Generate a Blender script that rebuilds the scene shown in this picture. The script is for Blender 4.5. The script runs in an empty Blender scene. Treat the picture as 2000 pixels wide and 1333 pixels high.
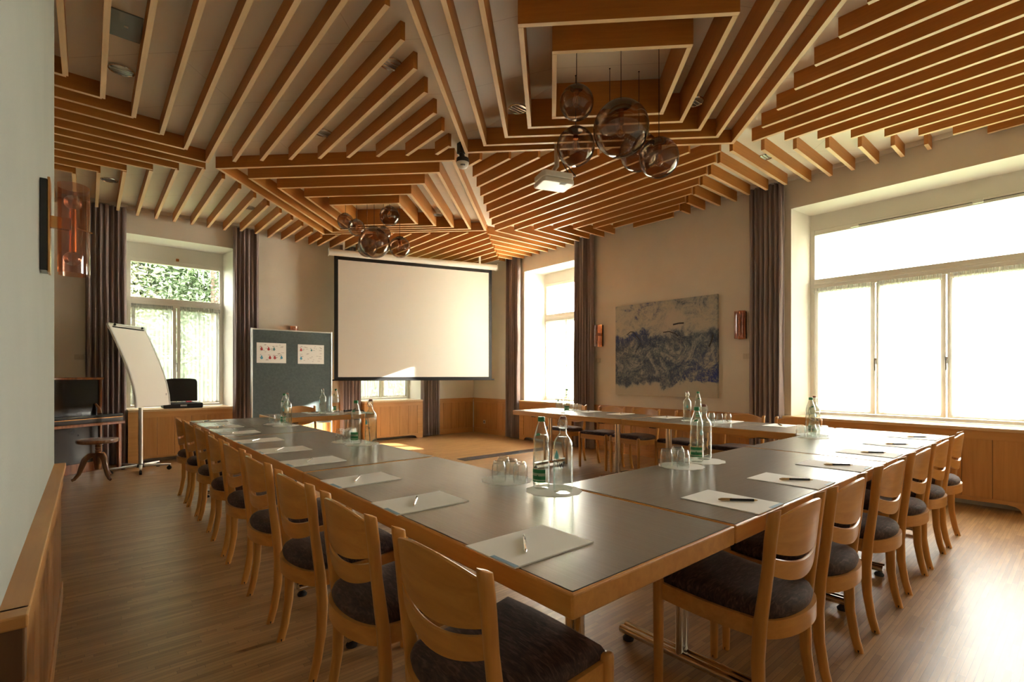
import bpy, math, random
from mathutils import Vector, Matrix
random.seed(7)
PI = math.pi
scene = bpy.context.scene
COL = scene.collection
R = math.radians

# ------------------------------------------------------------------ materials
def newmat(name):
    m = bpy.data.materials.new(name); m.use_nodes = True
    nt = m.node_tree; b = nt.nodes['Principled BSDF']
    return m, nt, b
def N(nt, t, **kw):
    n = nt.nodes.new(t)
    for k, v in kw.items(): setattr(n, k, v)
    return n
def L(nt, a, b): nt.links.new(a, b)
def c4(c): return (c[0], c[1], c[2], 1)
def ramp(nt, stops):
    r = N(nt, 'ShaderNodeValToRGB')
    e = r.color_ramp.elements
    while len(e) < len(stops): e.new(0.5)
    for i, (p, c) in enumerate(stops):
        e[i].position = p; e[i].color = c4(c)
    return r
def plain(name, col, rough=.5, metal=0, spec=.5, coat=0, bump=0, bscale=200, var=0, vscale=6):
    m, nt, b = newmat(name)
    b.inputs['Base Color'].default_value = c4(col)
    b.inputs['Roughness'].default_value = rough
    b.inputs['Metallic'].default_value = metal
    b.inputs['Specular IOR Level'].default_value = spec
    b.inputs['Coat Weight'].default_value = coat
    b.inputs['Coat Roughness'].default_value = .12
    tc = N(nt, 'ShaderNodeTexCoord')
    if var:
        n = N(nt, 'ShaderNodeTexNoise'); n.inputs['Scale'].default_value = vscale
        n.inputs['Detail'].default_value = 4
        L(nt, tc.outputs['Object'], n.inputs['Vector'])
        r = ramp(nt, [(.3, tuple(x*(1-var) for x in col)), (.7, tuple(min(1, x*(1+var)) for x in col))])
        L(nt, n.outputs['Fac'], r.inputs['Fac']); L(nt, r.outputs['Color'], b.inputs['Base Color'])
    if bump:
        n = N(nt, 'ShaderNodeTexNoise'); n.inputs['Scale'].default_value = bscale
        n.inputs['Detail'].default_value = 3
        L(nt, tc.outputs['Object'], n.inputs['Vector'])
        bp = N(nt, 'ShaderNodeBump'); bp.inputs['Strength'].default_value = bump
        bp.inputs['Distance'].default_value = .002
        L(nt, n.outputs['Fac'], bp.inputs['Height']); L(nt, bp.outputs['Normal'], b.inputs['Normal'])
    return m
def wood(name, c1, c2, axis='X', rough=.4, scale=1.0, coat=.15, spec=.5):
    m, nt, b = newmat(name)
    tc = N(nt, 'ShaderNodeTexCoord'); mp = N(nt, 'ShaderNodeMapping')
    s = {'X': (1.6, 26, 26), 'Y': (26, 1.6, 26), 'Z': (26, 26, 1.6)}[axis]
    mp.inputs['Scale'].default_value = tuple(x*scale for x in s)
    L(nt, tc.outputs['Object'], mp.inputs['Vector'])
    n = N(nt, 'ShaderNodeTexNoise'); n.inputs['Scale'].default_value = 1.5
    n.inputs['Detail'].default_value = 5; n.inputs['Roughness'].default_value = .6; n.inputs['Distortion'].default_value = .6
    L(nt, mp.outputs['Vector'], n.inputs['Vector'])
    r = ramp(nt, [(.28, c1), (.72, c2)])
    L(nt, n.outputs['Fac'], r.inputs['Fac'])
    L(nt, r.outputs['Color'], b.inputs['Base Color'])
    b.inputs['Roughness'].default_value = rough; b.inputs['Coat Weight'].default_value = coat
    b.inputs['Coat Roughness'].default_value = .25; b.inputs['Specular IOR Level'].default_value = spec
    bp = N(nt, 'ShaderNodeBump'); bp.inputs['Strength'].default_value = .08; bp.inputs['Distance'].default_value = .001
    L(nt, n.outputs['Fac'], bp.inputs['Height']); L(nt, bp.outputs['Normal'], b.inputs['Normal'])
    return m
def glassmat(name, tint=(1, 1, 1), refl=.04, rough=0.0, power=3.0, edge=.55, edge_tint=None):
    """thin walled glass: see-through sheet, thicker looking and more mirror-like at grazing angles"""
    m = bpy.data.materials.new(name); m.use_nodes = True; nt = m.node_tree
    nt.nodes.clear()
    out = N(nt, 'ShaderNodeOutputMaterial'); tr = N(nt, 'ShaderNodeBsdfTransparent'); gl = N(nt, 'ShaderNodeBsdfGlossy')
    tr.inputs['Color'].default_value = c4(tint); gl.inputs['Color'].default_value = (1, 1, 1, 1)
    gl.inputs['Roughness'].default_value = rough
    lw = N(nt, 'ShaderNodeLayerWeight'); lw.inputs['Blend'].default_value = .5
    if edge_tint:
        cr = ramp(nt, [(.45, tint), (.95, edge_tint)]); L(nt, lw.outputs['Facing'], cr.inputs['Fac']); L(nt, cr.outputs['Color'], tr.inputs['Color'])
    pw = N(nt, 'ShaderNodeMath', operation='POWER'); pw.inputs[1].default_value = power
    L(nt, lw.outputs['Facing'], pw.inputs[0])
    ma = N(nt, 'ShaderNodeMath', operation='MULTIPLY_ADD'); ma.inputs[1].default_value = edge; ma.inputs[2].default_value = refl
    L(nt, pw.outputs[0], ma.inputs[0])
    mx = N(nt, 'ShaderNodeMixShader')
    L(nt, ma.outputs[0], mx.inputs['Fac']); L(nt, tr.outputs[0], mx.inputs[1]); L(nt, gl.outputs[0], mx.inputs[2])
    L(nt, mx.outputs[0], out.inputs['Surface'])
    return m

M = {}
M['beech'] = wood('beech', (.52, .225, .045), (.66, .315, .075), 'Z', .34, .8, .3)
M['beechX'] = wood('beech_x', (.52, .225, .045), (.66, .315, .075), 'X', .34, .8, .3)
M['beechY'] = wood('beech_y', (.52, .225, .045), (.66, .315, .075), 'Y', .34, .8, .3)
M['slat'] = wood('slat_veneer', (.40, .145, .018), (.50, .20, .03), 'X', .5, 1.0, .05)
M['slat_edge'] = wood('slat_edge', (.78, .54, .29), (.86, .62, .36), 'X', .5, 1.0, .0)
M['oakX'] = wood('oak_panel_x', (.44, .20, .055), (.56, .28, .085), 'X', .42, .6, .1)
M['oakZ'] = wood('oak_panel_z', (.40, .175, .045), (.54, .26, .078), 'Z', .42, .6, .1)
M['oakY'] = wood('oak_panel_y', (.44, .20, .055), (.56, .28, .085), 'Y', .42, .6, .1)
M['darkwood'] = wood('dark_oak', (.10, .045, .018), (.17, .08, .03), 'Z', .4, .6, .1)
M['piano_black'] = plain('piano_black', (.02, .014, .012), .22, coat=.4, var=.4)
M['piano_wood'] = wood('piano_walnut', (.20, .055, .015), (.36, .12, .03), 'Z', .25, .7, .5)
M['stool_wood'] = wood('stool_wood', (.10, .035, .012), (.22, .09, .03), 'Z', .25, .7, .5)
M['wall'] = plain('plaster', (.70, .63, .53), .9, bump=.5, bscale=260, spec=.2, var=.03, vscale=3)
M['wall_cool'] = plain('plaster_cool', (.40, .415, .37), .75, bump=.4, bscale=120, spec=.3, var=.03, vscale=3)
M['reveal'] = plain('reveal_plaster', (.74, .71, .64), .9, bump=.3, bscale=260, spec=.2)
M['white'] = plain('white_paint', (.78, .75, .68), .45)
M['white_plastic'] = plain('white_plastic', (.80, .78, .72), .35)
M['screen'] = plain('screen_fabric', (.80, .77, .71), .9, spec=.1)
M['black'] = plain('matte_black', (.012, .012, .013), .5)
M['gloss_black'] = plain('gloss_black', (.012, .012, .014), .18)
M['rubber'] = plain('rubber', (.018, .017, .017), .7)
M['chrome'] = plain('chrome', (.75, .74, .72), .1, metal=1)
M['alu'] = plain('brushed_aluminium', (.62, .62, .60), .32, metal=1)
M['brass'] = plain('brass', (.62, .33, .13), .25, metal=1)
M['copper'] = plain('copper', (.55, .22, .09), .25, metal=1)
M['paper'] = plain('paper', (.88, .87, .84), .75, spec=.2)
M['doily'] = plain('doily_paper', (.82, .81, .78), .8, spec=.2)
M['bluestrip'] = plain('blue_strip', (.22, .36, .50), .6)
M['red'] = plain('red_ink', (.55, .05, .06), .7)
M['blue'] = plain('blue_ink', (.10, .38, .58), .7)
M['teal'] = plain('teal_ink', (.10, .28, .30), .7)
M['greyink'] = plain('grey_ink', (.45, .42, .42), .7)
M['greencap'] = plain('green_cap', (.02, .22, .07), .4)
M['green'] = plain('green_label', (.03, .26, .09), .5)
M['palegreen'] = plain('pale_green_label', (.45, .55, .38), .5)
M['cyan'] = plain('cyan_print', (.18, .62, .72), .5)
M['ink'] = plain('black_print', (.02, .02, .022), .5)
M['stopper'] = plain('stopper', (.28, .12, .09), .4)
M['felt'] = plain('pinboard_felt', (.105, .13, .132), .95, spec=.1, bump=.3, bscale=400, var=.12, vscale=40)
M['gold'] = plain('gold_trim', (.6, .42, .2), .3, metal=1)
M['grey_plate'] = plain('grey_steel_plate', (.20, .195, .18), .4, metal=.6)
M['case_red'] = plain('case_red', (.4, .03, .04), .5)
M['dark_interior'] = plain('dark_interior', (.03, .022, .016), .9)
M['socket'] = plain('socket_plastic', (.55, .48, .38), .5)
M['duct'] = plain('floor_duct', (.055, .065, .075), .25, metal=.3)
M['leaf'] = plain('leaf', (.030, .055, .018), .6, var=.6, vscale=1.2)
M['leaf_pale'] = plain('leaf_pale', (.085, .095, .05), .6, var=.4, vscale=2)
M['bark'] = plain('bark', (.10, .07, .05), .9, bump=.6, bscale=20)
M['lawn'] = plain('lawn', (.07, .12, .04), .9, var=.4, vscale=3)
M['sun_block'] = plain('sun_block_render', (.5, .46, .4), .9, bump=.3)
M['glass'] = glassmat('window_glass', (.97, .98, .97), .03, 0, 4)
M['bottle'] = glassmat('bottle_glass', (.955, .97, .955), .05, .01, 3.0, .7, (.55, .62, .56))
M['water'] = glassmat('water_body', (.95, .965, .95), .02, .03, 3, .35)
M['tumbler'] = glassmat('tumbler_glass', (.95, .965, .96), .07, .01, 2.6, .85, (.55, .56, .56))
M['smoke'] = glassmat('smoked_glass', (.80, .73, .67), .045, .0, 4.0, .5, (.42, .35, .30))
M['amber'] = glassmat('amber_glass', (.74, .47, .37), .08, .02, 2.5, .5)
M['bulb'] = glassmat('bulb_glass', (.90, .80, .70), .16, .01, 2.0, .7, (.6, .45, .35))
M['filament'] = plain('filament', (.65, .32, .10), .3, metal=.8)

def laminate():
    m, nt, b = newmat('table_laminate')
    tc = N(nt, 'ShaderNodeTexCoord'); mp = N(nt, 'ShaderNodeMapping'); mp.inputs['Scale'].default_value = (2, 60, 1)
    L(nt, tc.outputs['Object'], mp.inputs['Vector'])
    n = N(nt, 'ShaderNodeTexNoise'); n.inputs['Scale'].default_value = 3; n.inputs['Detail'].default_value = 4
    L(nt, mp.outputs['Vector'], n.inputs['Vector'])
    r = ramp(nt, [(.3, (.235, .202, .168)), (.7, (.260, .226, .190))])
    L(nt, n.outputs['Fac'], r.inputs['Fac']); L(nt, r.outputs['Color'], b.inputs['Base Color'])
    b.inputs['Roughness'].default_value = .27; b.inputs['Specular IOR Level'].default_value = .6
    b.inputs['Coat Weight'].default_value = 0.0
    return m
M['laminate'] = laminate()
def fabric_seat():
    m, nt, b = newmat('seat_velvet')
    tc = N(nt, 'ShaderNodeTexCoord'); mp = N(nt, 'ShaderNodeMapping'); mp.inputs['Scale'].default_value = (14, 60, 30)
    mp.inputs['Rotation'].default_value = (0, 0, R(12))
    L(nt, tc.outputs['Object'], mp.inputs['Vector'])
    n = N(nt, 'ShaderNodeTexNoise'); n.inputs['Scale'].default_value = 1.4; n.inputs['Detail'].default_value = 5; n.inputs['Distortion'].default_value = 1.2
    L(nt, mp.outputs['Vector'], n.inputs['Vector'])
    r = ramp(nt, [(.35, (.022, .011, .009)), (.55, (.060, .032, .026)), (.7, (.13, .075, .062))])
    L(nt, n.outputs['Fac'], r.inputs['Fac']); L(nt, r.outputs['Color'], b.inputs['Base Color'])
    b.inputs['Roughness'].default_value = .8; b.inputs['Sheen Weight'].default_value = .25
    b.inputs['Sheen Roughness'].default_value = .4; b.inputs['Sheen Tint'].default_value = (.7, .5, .4, 1)
    bp = N(nt, 'ShaderNodeBump'); bp.inputs['Strength'].default_value = .35; bp.inputs['Distance'].default_value = .002
    L(nt, n.outputs['Fac'], bp.inputs['Height']); L(nt, bp.outputs['Normal'], b.inputs['Normal'])
    return m
M['seat'] = fabric_seat()
def drape():
    m, nt, b = newmat('curtain_cloth')
    b.inputs['Base Color'].default_value = (.29, .225, .225, 1); b.inputs['Roughness'].default_value = .85
    b.inputs['Sheen Weight'].default_value = .2
    tc = N(nt, 'ShaderNodeTexCoord'); n = N(nt, 'ShaderNodeTexNoise'); n.inputs['Scale'].default_value = 500
    L(nt, tc.outputs['Object'], n.inputs['Vector'])
    bp = N(nt, 'ShaderNodeBump'); bp.inputs['Strength'].default_value = .2; bp.inputs['Distance'].default_value = .001
    L(nt, n.outputs['Fac'], bp.inputs['Height']); L(nt, bp.outputs['Normal'], b.inputs['Normal'])
    return m
M['drape'] = drape()
def sheer(name='sheer_net', tcol=(.60, .62, .60, 1)):
    m = bpy.data.materials.new(name); m.use_nodes = True; nt = m.node_tree; nt.nodes.clear()
    out = N(nt, 'ShaderNodeOutputMaterial'); tr = N(nt, 'ShaderNodeBsdfTransparent'); tl = N(nt, 'ShaderNodeBsdfTranslucent'); df = N(nt, 'ShaderNodeBsdfDiffuse')
    tl.inputs['Color'].default_value = tcol; df.inputs['Color'].default_value = (.75, .75, .73, 1)
    a = N(nt, 'ShaderNodeMixShader'); a.inputs['Fac'].default_value = .4
    L(nt, tl.outputs[0], a.inputs[1]); L(nt, df.outputs[0], a.inputs[2])
    b = N(nt, 'ShaderNodeMixShader'); b.inputs['Fac'].default_value = .56
    L(nt, tr.outputs[0], b.inputs[1]); L(nt, a.outputs[0], b.inputs[2]); L(nt, b.outputs[0], out.inputs['Surface'])
    return m
M['sheer'] = sheer(); M['sheer_bright'] = sheer('sheer_net_bright', (.92, .92, .90, 1))  # second copy of the same net, coloured brighter so more daylight comes through
def diffuser_mat():
    m = bpy.data.materials.new('diffuser_cloth'); m.use_nodes = True; nt = m.node_tree; nt.nodes.clear()
    out = N(nt, 'ShaderNodeOutputMaterial'); tl = N(nt, 'ShaderNodeBsdfTranslucent'); tl.inputs['Color'].default_value = (.9, .88, .84, 1)
    L(nt, tl.outputs[0], out.inputs['Surface']); return m
M['diffuser'] = diffuser_mat()
def parquet():
    m, nt, b = newmat('strip_parquet')
    tc = N(nt, 'ShaderNodeTexCoord')
    br = N(nt, 'ShaderNodeTexBrick'); br.offset = 0; br.squash = 1
    br.inputs['Scale'].default_value = 1; br.inputs['Mortar Size'].default_value = .0008; br.inputs['Mortar Smooth'].default_value = .3
    br.inputs['Brick Width'].default_value = .30; br.inputs['Row Height'].default_value = .024; br.inputs['Bias'].default_value = 0
    br.inputs['Color1'].default_value = (.265, .135, .048, 1); br.inputs['Color2'].default_value = (.42, .24, .096, 1); br.inputs['Mortar'].default_value = (.13, .065, .028, 1)
    sx = N(nt, 'ShaderNodeSeparateXYZ'); L(nt, tc.outputs['Object'], sx.inputs[0])
    dv = N(nt, 'ShaderNodeMath', operation='DIVIDE'); L(nt, sx.outputs['Y'], dv.inputs[0]); dv.inputs[1].default_value = .024
    fl = N(nt, 'ShaderNodeMath', operation='FLOOR'); L(nt, dv.outputs[0], fl.inputs[0])
    wn = N(nt, 'ShaderNodeTexWhiteNoise', noise_dimensions='1D'); L(nt, fl.outputs[0], wn.inputs['W'])
    ma = N(nt, 'ShaderNodeMath', operation='MULTIPLY_ADD'); L(nt, wn.outputs['Value'], ma.inputs[0]); ma.inputs[1].default_value = 3.1; L(nt, sx.outputs['X'], ma.inputs[2])
    cx_ = N(nt, 'ShaderNodeCombineXYZ'); L(nt, ma.outputs[0], cx_.inputs[0]); L(nt, sx.outputs['Y'], cx_.inputs[1])
    L(nt, cx_.outputs[0], br.inputs['Vector'])
    mp = N(nt, 'ShaderNodeMapping'); mp.inputs['Scale'].default_value = (2.5, 40, 1); L(nt, tc.outputs['Object'], mp.inputs['Vector'])
    n = N(nt, 'ShaderNodeTexNoise'); n.inputs['Scale'].default_value = 2; n.inputs['Detail'].default_value = 4; L(nt, mp.outputs['Vector'], n.inputs['Vector'])
    r = ramp(nt, [(.3, (.80, .78, .76)), (.7, (1.12, 1.1, 1.08))]); L(nt, n.outputs['Fac'], r.inputs['Fac'])
    mx = N(nt, 'ShaderNodeMix', data_type='RGBA', blend_type='MULTIPLY'); mx.inputs['Factor'].default_value = 1
    L(nt, br.outputs['Color'], mx.inputs[6]); L(nt, r.outputs['Color'], mx.inputs[7]); L(nt, mx.outputs[2], b.inputs['Base Color'])
    b.inputs['Roughness'].default_value = .36; b.inputs['Specular IOR Level'].default_value = .5
    bp = N(nt, 'ShaderNodeBump'); bp.inputs['Strength'].default_value = .15; bp.inputs['Distance'].default_value = .0008; bp.invert = True
    L(nt, br.outputs['Fac'], bp.inputs['Height']); L(nt, bp.outputs['Normal'], b.inputs['Normal'])
    return m
M['parquet'] = parquet()
def painting():
    """abstract blue and grey paint strokes on raw canvas; local x = along the picture (0..1), z = up (0..1)"""
    m, nt, b = newmat('abstract_paint')
    tc = N(nt, 'ShaderNodeTexCoord'); sp = N(nt, 'ShaderNodeSeparateXYZ'); L(nt, tc.outputs['Generated'], sp.inputs[0])
    def noise(sc, det, dist, off=(0, 0, 0), rough=.6, st=(1, 1, 1)):
        mp = N(nt, 'ShaderNodeMapping'); mp.inputs['Location'].default_value = off; mp.inputs['Scale'].default_value = st
        L(nt, tc.outputs['Object'], mp.inputs['Vector'])
        n = N(nt, 'ShaderNodeTexNoise'); n.inputs['Scale'].default_value = sc; n.inputs['Detail'].default_value = det
        n.inputs['Distortion'].default_value = dist; n.inputs['Roughness'].default_value = rough
        L(nt, mp.outputs['Vector'], n.inputs['Vector']); return n
    def math2(op, a, bb):
        x = N(nt, 'ShaderNodeMath', operation=op)
        for i, q in enumerate((a, bb)):
            if isinstance(q, (int, float)): x.inputs[i].default_value = q
            else: L(nt, q, x.inputs[i])
        return x.outputs[0]
    n1 = noise(3.2, 8, 2.2, rough=.72); n2 = noise(9, 8, 3.5, (3, 1, 5), rough=.75); n3 = noise(2.1, 4, .8, (7, 2, 1))
    z = sp.outputs['Z']; y = sp.outputs['Y']
    # how much paint: dense low and middle, thin near the top and along the bottom edge
    dens = ramp(nt, [(0, (0, 0, 0)), (.06, (.05,)*3), (.14, (.53,)*3), (.45, (.50,)*3), (.62, (.57,)*3), (.72, (.36,)*3), (1, (.42,)*3)])
    zz = math2('ADD', z, math2('MULTIPLY', math2('SUBTRACT', n3.outputs['Fac'], .5), .42))
    L(nt, zz, dens.inputs['Fac'])
    mixn = math2('ADD', math2('MULTIPLY', n1.outputs['Fac'], .6), math2('MULTIPLY', n2.outputs['Fac'], .4))
    amt = math2('ADD', mixn, math2('SUBTRACT', dens.outputs['Color'], .5))
    r = ramp(nt, [(0, (.50, .44, .34)), (.35, (.46, .42, .34)), (.44, (.32, .32, .30)), (.51, (.13, .155, .18)), (.57, (.045, .07, .12)), (.66, (.010, .018, .04))])
    L(nt, amt, r.inputs['Fac'])
    # ultramarine corner low on the viewer's right (small world y)
    cor = math2('MULTIPLY', math2('SUBTRACT', 1.0, math2('MULTIPLY', y, 2.3)), math2('SUBTRACT', 1.0, math2('MULTIPLY', z, 2.0)))
    cm = N(nt, 'ShaderNodeMath', operation='MULTIPLY', use_clamp=True); L(nt, cor, cm.inputs[0]); cm.inputs[1].default_value = 1.6
    pm = ramp(nt, [(.44, (0, 0, 0)), (.54, (1, 1, 1))]); L(nt, amt, pm.inputs['Fac'])
    fac = math2('MULTIPLY', cm.outputs[0], pm.outputs['Color'])
    mx = N(nt, 'ShaderNodeMix', data_type='RGBA'); L(nt, fac, mx.inputs['Factor']); L(nt, r.outputs['Color'], mx.inputs[6]); mx.inputs[7].default_value = (.02, .045, .26, 1)
    # pale scratches
    n4 = noise(14, 6, 5, (1, 9, 2), rough=.6, st=(1, 1, .5)); sc = ramp(nt, [(.60, (0, 0, 0)), (.64, (.75, .75, .75)), (.68, (0, 0, 0))]); L(nt, n4.outputs['Fac'], sc.inputs['Fac'])
    mx2 = N(nt, 'ShaderNodeMix', data_type='RGBA'); L(nt, sc.outputs['Color'], mx2.inputs['Factor']); L(nt, mx.outputs[2], mx2.inputs[6]); mx2.inputs[7].default_value = (.42, .38, .30, 1)
    vm = N(nt, 'ShaderNodeVectorMath', operation='DISTANCE'); cb = N(nt, 'ShaderNodeCombineXYZ'); L(nt, y, cb.inputs[1]); L(nt, z, cb.inputs[2])
    L(nt, cb.outputs[0], vm.inputs[0]); vm.inputs[1].default_value = (0, .37, .79)
    dn = math2('ADD', vm.outputs['Value'], math2('MULTIPLY', n1.outputs['Fac'], .05))
    dr = ramp(nt, [(.105, (.85, .85, .85)), (.14, (0, 0, 0))]); L(nt, dn, dr.inputs['Fac'])
    mx3 = N(nt, 'ShaderNodeMix', data_type='RGBA'); L(nt, dr.outputs['Color'], mx3.inputs['Factor']); L(nt, mx2.outputs[2], mx3.inputs[6]); mx3.inputs[7].default_value = (.50, .44, .36, 1)
    L(nt, mx3.outputs[2], b.inputs['Base Color'])
    b.inputs['Roughness'].default_value = .6
    bp = N(nt, 'ShaderNodeBump'); bp.inputs['Strength'].default_value = .4; bp.inputs['Distance'].default_value = .003
    L(nt, n2.outputs['Fac'], bp.inputs['Height']); L(nt, bp.outputs['Normal'], b.inputs['Normal'])
    return m
M['painting'] = painting()

# ------------------------------------------------------------------ mesh builder
class G:
    def __init__(s): s.v = []; s.f = []; s.m = []
    def add(s, vs, fs, mi=0):
        o = len(s.v); s.v += [tuple(p) for p in vs]
        for k, f in enumerate(fs):
            s.f.append(tuple(i+o for i in f)); s.m.append(mi[k] if isinstance(mi, (list, tuple)) else mi)
        return s
    def box(s, x0, x1, y0, y1, z0, z1, mi=0, T=None):
        vs = [(x, y, z) for z in (z0, z1) for y in (y0, y1) for x in (x0, x1)]
        if T: vs = [T(*p) for p in vs]
        return s.add(vs, [(0, 2, 3, 1), (4, 5, 7, 6), (0, 1, 5, 4), (1, 3, 7, 5), (3, 2, 6, 7), (2, 0, 4, 6)], mi)
    def loft(s, rings, closed=True, caps=True, mi=0, loop=False):
        n = len(rings[0]); vs = [p for r in rings for p in r]; fs = []
        K = len(rings)
        for k in range(K if loop else K-1):
            a = k*n; b = ((k+1) % K)*n
            for i in range(n if closed else n-1):
                j = (i+1) % n
                fs.append((a+i, a+j, b+j, b+i))
        if caps and closed and not loop:
            fs.append(tuple(range(n))[::-1]); fs.append(tuple((K-1)*n+i for i in range(n)))
        return s.add(vs, fs, mi)
    def tube(s, path, r, n=12, caps=True, mi=0, sx=1, loop=False):
        path = [Vector(p) for p in path]; rings = []
        K = len(path); up = None
        for k, p in enumerate(path):
            if loop: d = path[(k+1) % K]-path[k-1]
            else: d = path[min(k+1, K-1)]-path[max(k-1, 0)]
            d.normalize()
            if up is None:
                up = Vector((0, 0, 1)) if abs(d.z) < .9 else Vector((1, 0, 0))
            a = d.cross(up).normalized(); b = a.cross(d).normalized(); up = b
            rr = r[k] if isinstance(r, (list, tuple)) else r
            rings.append([p+a*math.cos(2*PI*i/n)*rr*sx+b*math.sin(2*PI*i/n)*rr for i in range(n)])
        return s.loft(rings, True, caps, mi, loop)
    def lathe(s, prof, n=24, c=(0, 0, 0), mi=0, caps=False):
        rings = [[(c[0]+r*math.cos(2*PI*i/n), c[1]+r*math.sin(2*PI*i/n), c[2]+z) for i in range(n)] for r, z in prof]
        return s.loft(rings, True, caps, mi)
    def prism(s, poly, z0, z1, mi=0, T=None):
        n = len(poly)
        vs = [(x, y, z0) for x, y in poly]+[(x, y, z1) for x, y in poly]
        if T: vs = [T(*p) for p in vs]
        fs = [tuple(range(n))[::-1], tuple(range(n, 2*n))]+[(i, (i+1) % n, n+(i+1) % n, n+i) for i in range(n)]
        return s.add(vs, fs, mi)
    def sphere(s, c, r, n=20, k=12, mi=0, sz=1):
        vs = [(c[0], c[1], c[2]-r*sz)]; fs = []
        for j in range(1, k):
            a = -PI/2+PI*j/k
            vs += [(c[0]+r*math.cos(a)*math.cos(2*PI*i/n), c[1]+r*math.cos(a)*math.sin(2*PI*i/n), c[2]+r*math.sin(a)*sz) for i in range(n)]
        vs.append((c[0], c[1], c[2]+r*sz)); t = len(vs)-1
        for i in range(n):
            j = (i+1) % n
            fs.append((0, 1+j, 1+i))
            for q in range(k-2): fs.append((1+q*n+i, 1+q*n+j, 1+(q+1)*n+j, 1+(q+1)*n+i))
            fs.append((t, 1+(k-2)*n+i, 1+(k-2)*n+j))
        return s.add(vs, fs, mi)
    def build(s, name, mats, parent=None, loc=(0, 0, 0), rot=(0, 0, 0), smooth=False, bevel=0, solid=0, seg=2):
        me = bpy.data.meshes.new(name); me.from_pydata(s.v, [], s.f)
        if not isinstance(mats, (list, tuple)): mats = [mats]
        for m in mats: me.materials.append(M[m] if isinstance(m, str) else m)
        me.polygons.foreach_set('material_index', s.m)
        if smooth:
            me.polygons.foreach_set('use_smooth', [True]*len(me.polygons)); me.set_sharp_from_angle(angle=R(smooth if smooth > 1 else 40))
        me.update()
        o = bpy.data.objects.new(name, me); COL.objects.link(o)
        o.location = loc; o.rotation_euler = rot
        if parent: o.parent = parent
        if bevel:
            b = o.modifiers.new('bevel', 'BEVEL'); b.width = bevel; b.segments = seg; b.limit_method = 'ANGLE'; b.angle_limit = R(35)
        if solid:
            q = o.modifiers.new('solid', 'SOLIDIFY'); q.thickness = solid; q.offset = 0
        return o
def thing(name, label, cat, loc=(0, 0, 0), rz=0, group=None):
    o = bpy.data.objects.new(name, None); COL.objects.link(o); o.empty_display_size = .1
    o.location = loc; o.rotation_euler = (0, 0, rz)
    return tag(o, label, cat, group)
def tag(o, label, cat, group=None):
    o['label'] = label; o['category'] = cat
    if group: o['group'] = group
    return o
def struct(o, label=None):
    o['kind'] = 'structure'
    if label: o['label'] = label
    return o
def dup(root, label, loc=None, rz=None, group=None, drop=()):
    r = root.copy(); COL.objects.link(r)
    if loc is not None: r.location = loc
    if rz is not None: r.rotation_euler = (0, 0, rz)
    r['label'] = label
    if group: r['group'] = group
    for ch in list(root.children):
        if ch.name.split('.')[0] in drop: continue
        c = ch.copy(); COL.objects.link(c); c.parent = r
        for g in ch.children:
            d = g.copy(); COL.objects.link(d); d.parent = c
    return r
ORD = ['first', 'second', 'third', 'fourth', 'fifth', 'sixth', 'seventh', 'eighth', 'ninth', 'tenth', 'eleventh', 'twelfth', 'thirteenth', 'fourteenth', 'fifteenth', 'sixteenth', 'seventeenth', 'eighteenth', 'nineteenth', 'twentieth', 'twenty-first', 'twenty-second']

# ------------------------------------------------------------------ camera
cam = bpy.data.cameras.new('camera'); cam.lens = 970/2000*36; cam.sensor_width = 36; cam.sensor_fit = 'HORIZONTAL'
cam.shift_y = 66.5/2000; cam.clip_start = .02
co = bpy.data.objects.new('camera', cam); COL.objects.link(co)
co.location = (0, 0, 1.23); co.rotation_euler = (R(90), 0, R(-40.5)); scene.camera = co

# ------------------------------------------------------------------ room shell
CE = 3.60      # ceiling
XR = 6.40      # right wall
YB = 8.78      # back wall
XL = -2.6      # recess wall on the left
def wall_with_holes(name, s0, s1, depth0, depth_in, depth_out, holes, T, label):
    """holes: (a0,a1,z0,z1 at the room face, b0,b1,c0,c1 at the window plane, window top)"""
    g = G()
    def quad(p, q, r_, t, mi=0): g.add([T(*p), T(*q), T(*r_), T(*t)], [(0, 1, 2, 3)], mi)
    for d in (depth0, depth_out):
        cur = s0
        for h in holes:
            a0, a1, z0, z1 = h[:4] if d == depth0 else (h[4], h[5], h[6], h[8])
            quad((d, cur, 0), (d, a0, 0), (d, a0, CE+.30), (d, cur, CE+.30))
            quad((d, a0, 0), (d, a1, 0), (d, a1, z0), (d, a0, z0))
            quad((d, a0, z1), (d, a1, z1), (d, a1, CE+.30), (d, a0, CE+.30))
            cur = a1
        quad((d, cur, 0), (d, s1, 0), (d, s1, CE+.30), (d, cur, CE+.30))
    for (a0, a1, z0, z1, b0, b1, c0, c1, wt) in holes:
        A = [(depth0, a0, z0), (depth0, a1, z0), (depth0, a1, z1), (depth0, a0, z1)]
        B = [(depth_in, b0, c0), (depth_in, b1, c0), (depth_in, b1, c1), (depth_in, b0, c1)]
        for i in range(4):
            j = (i+1) % 4; quad(A[i], A[j], B[j], B[i], 1)
        quad((depth_in, b0, wt), (depth_in, b1, wt), (depth_in, b1, c1), (depth_in, b0, c1), 1)
        C = [(depth_in, b0, c0), (depth_in, b1, c0), (depth_in, b1, wt), (depth_in, b0, wt)]
        D = [(depth_out, p[1], p[2]) for p in C]
        for i in range(4):
            j = (i+1) % 4; quad(C[i], C[j], D[j], D[i], 1)
    for s_ in (s0, s1): quad((depth0, s_, 0), (depth_out, s_, 0), (depth_out, s_, CE+.30), (depth0, s_, CE+.30))
    quad((depth0, s0, 0), (depth0, s1, 0), (depth_out, s1, 0), (depth_out, s0, 0))
    quad((depth0, s0, CE+.30), (depth0, s1, CE+.30), (depth_out, s1, CE+.30), (depth_out, s0, CE+.30))
    o = g.build(name, ['wall', 'reveal']); return struct(o, label)
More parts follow.
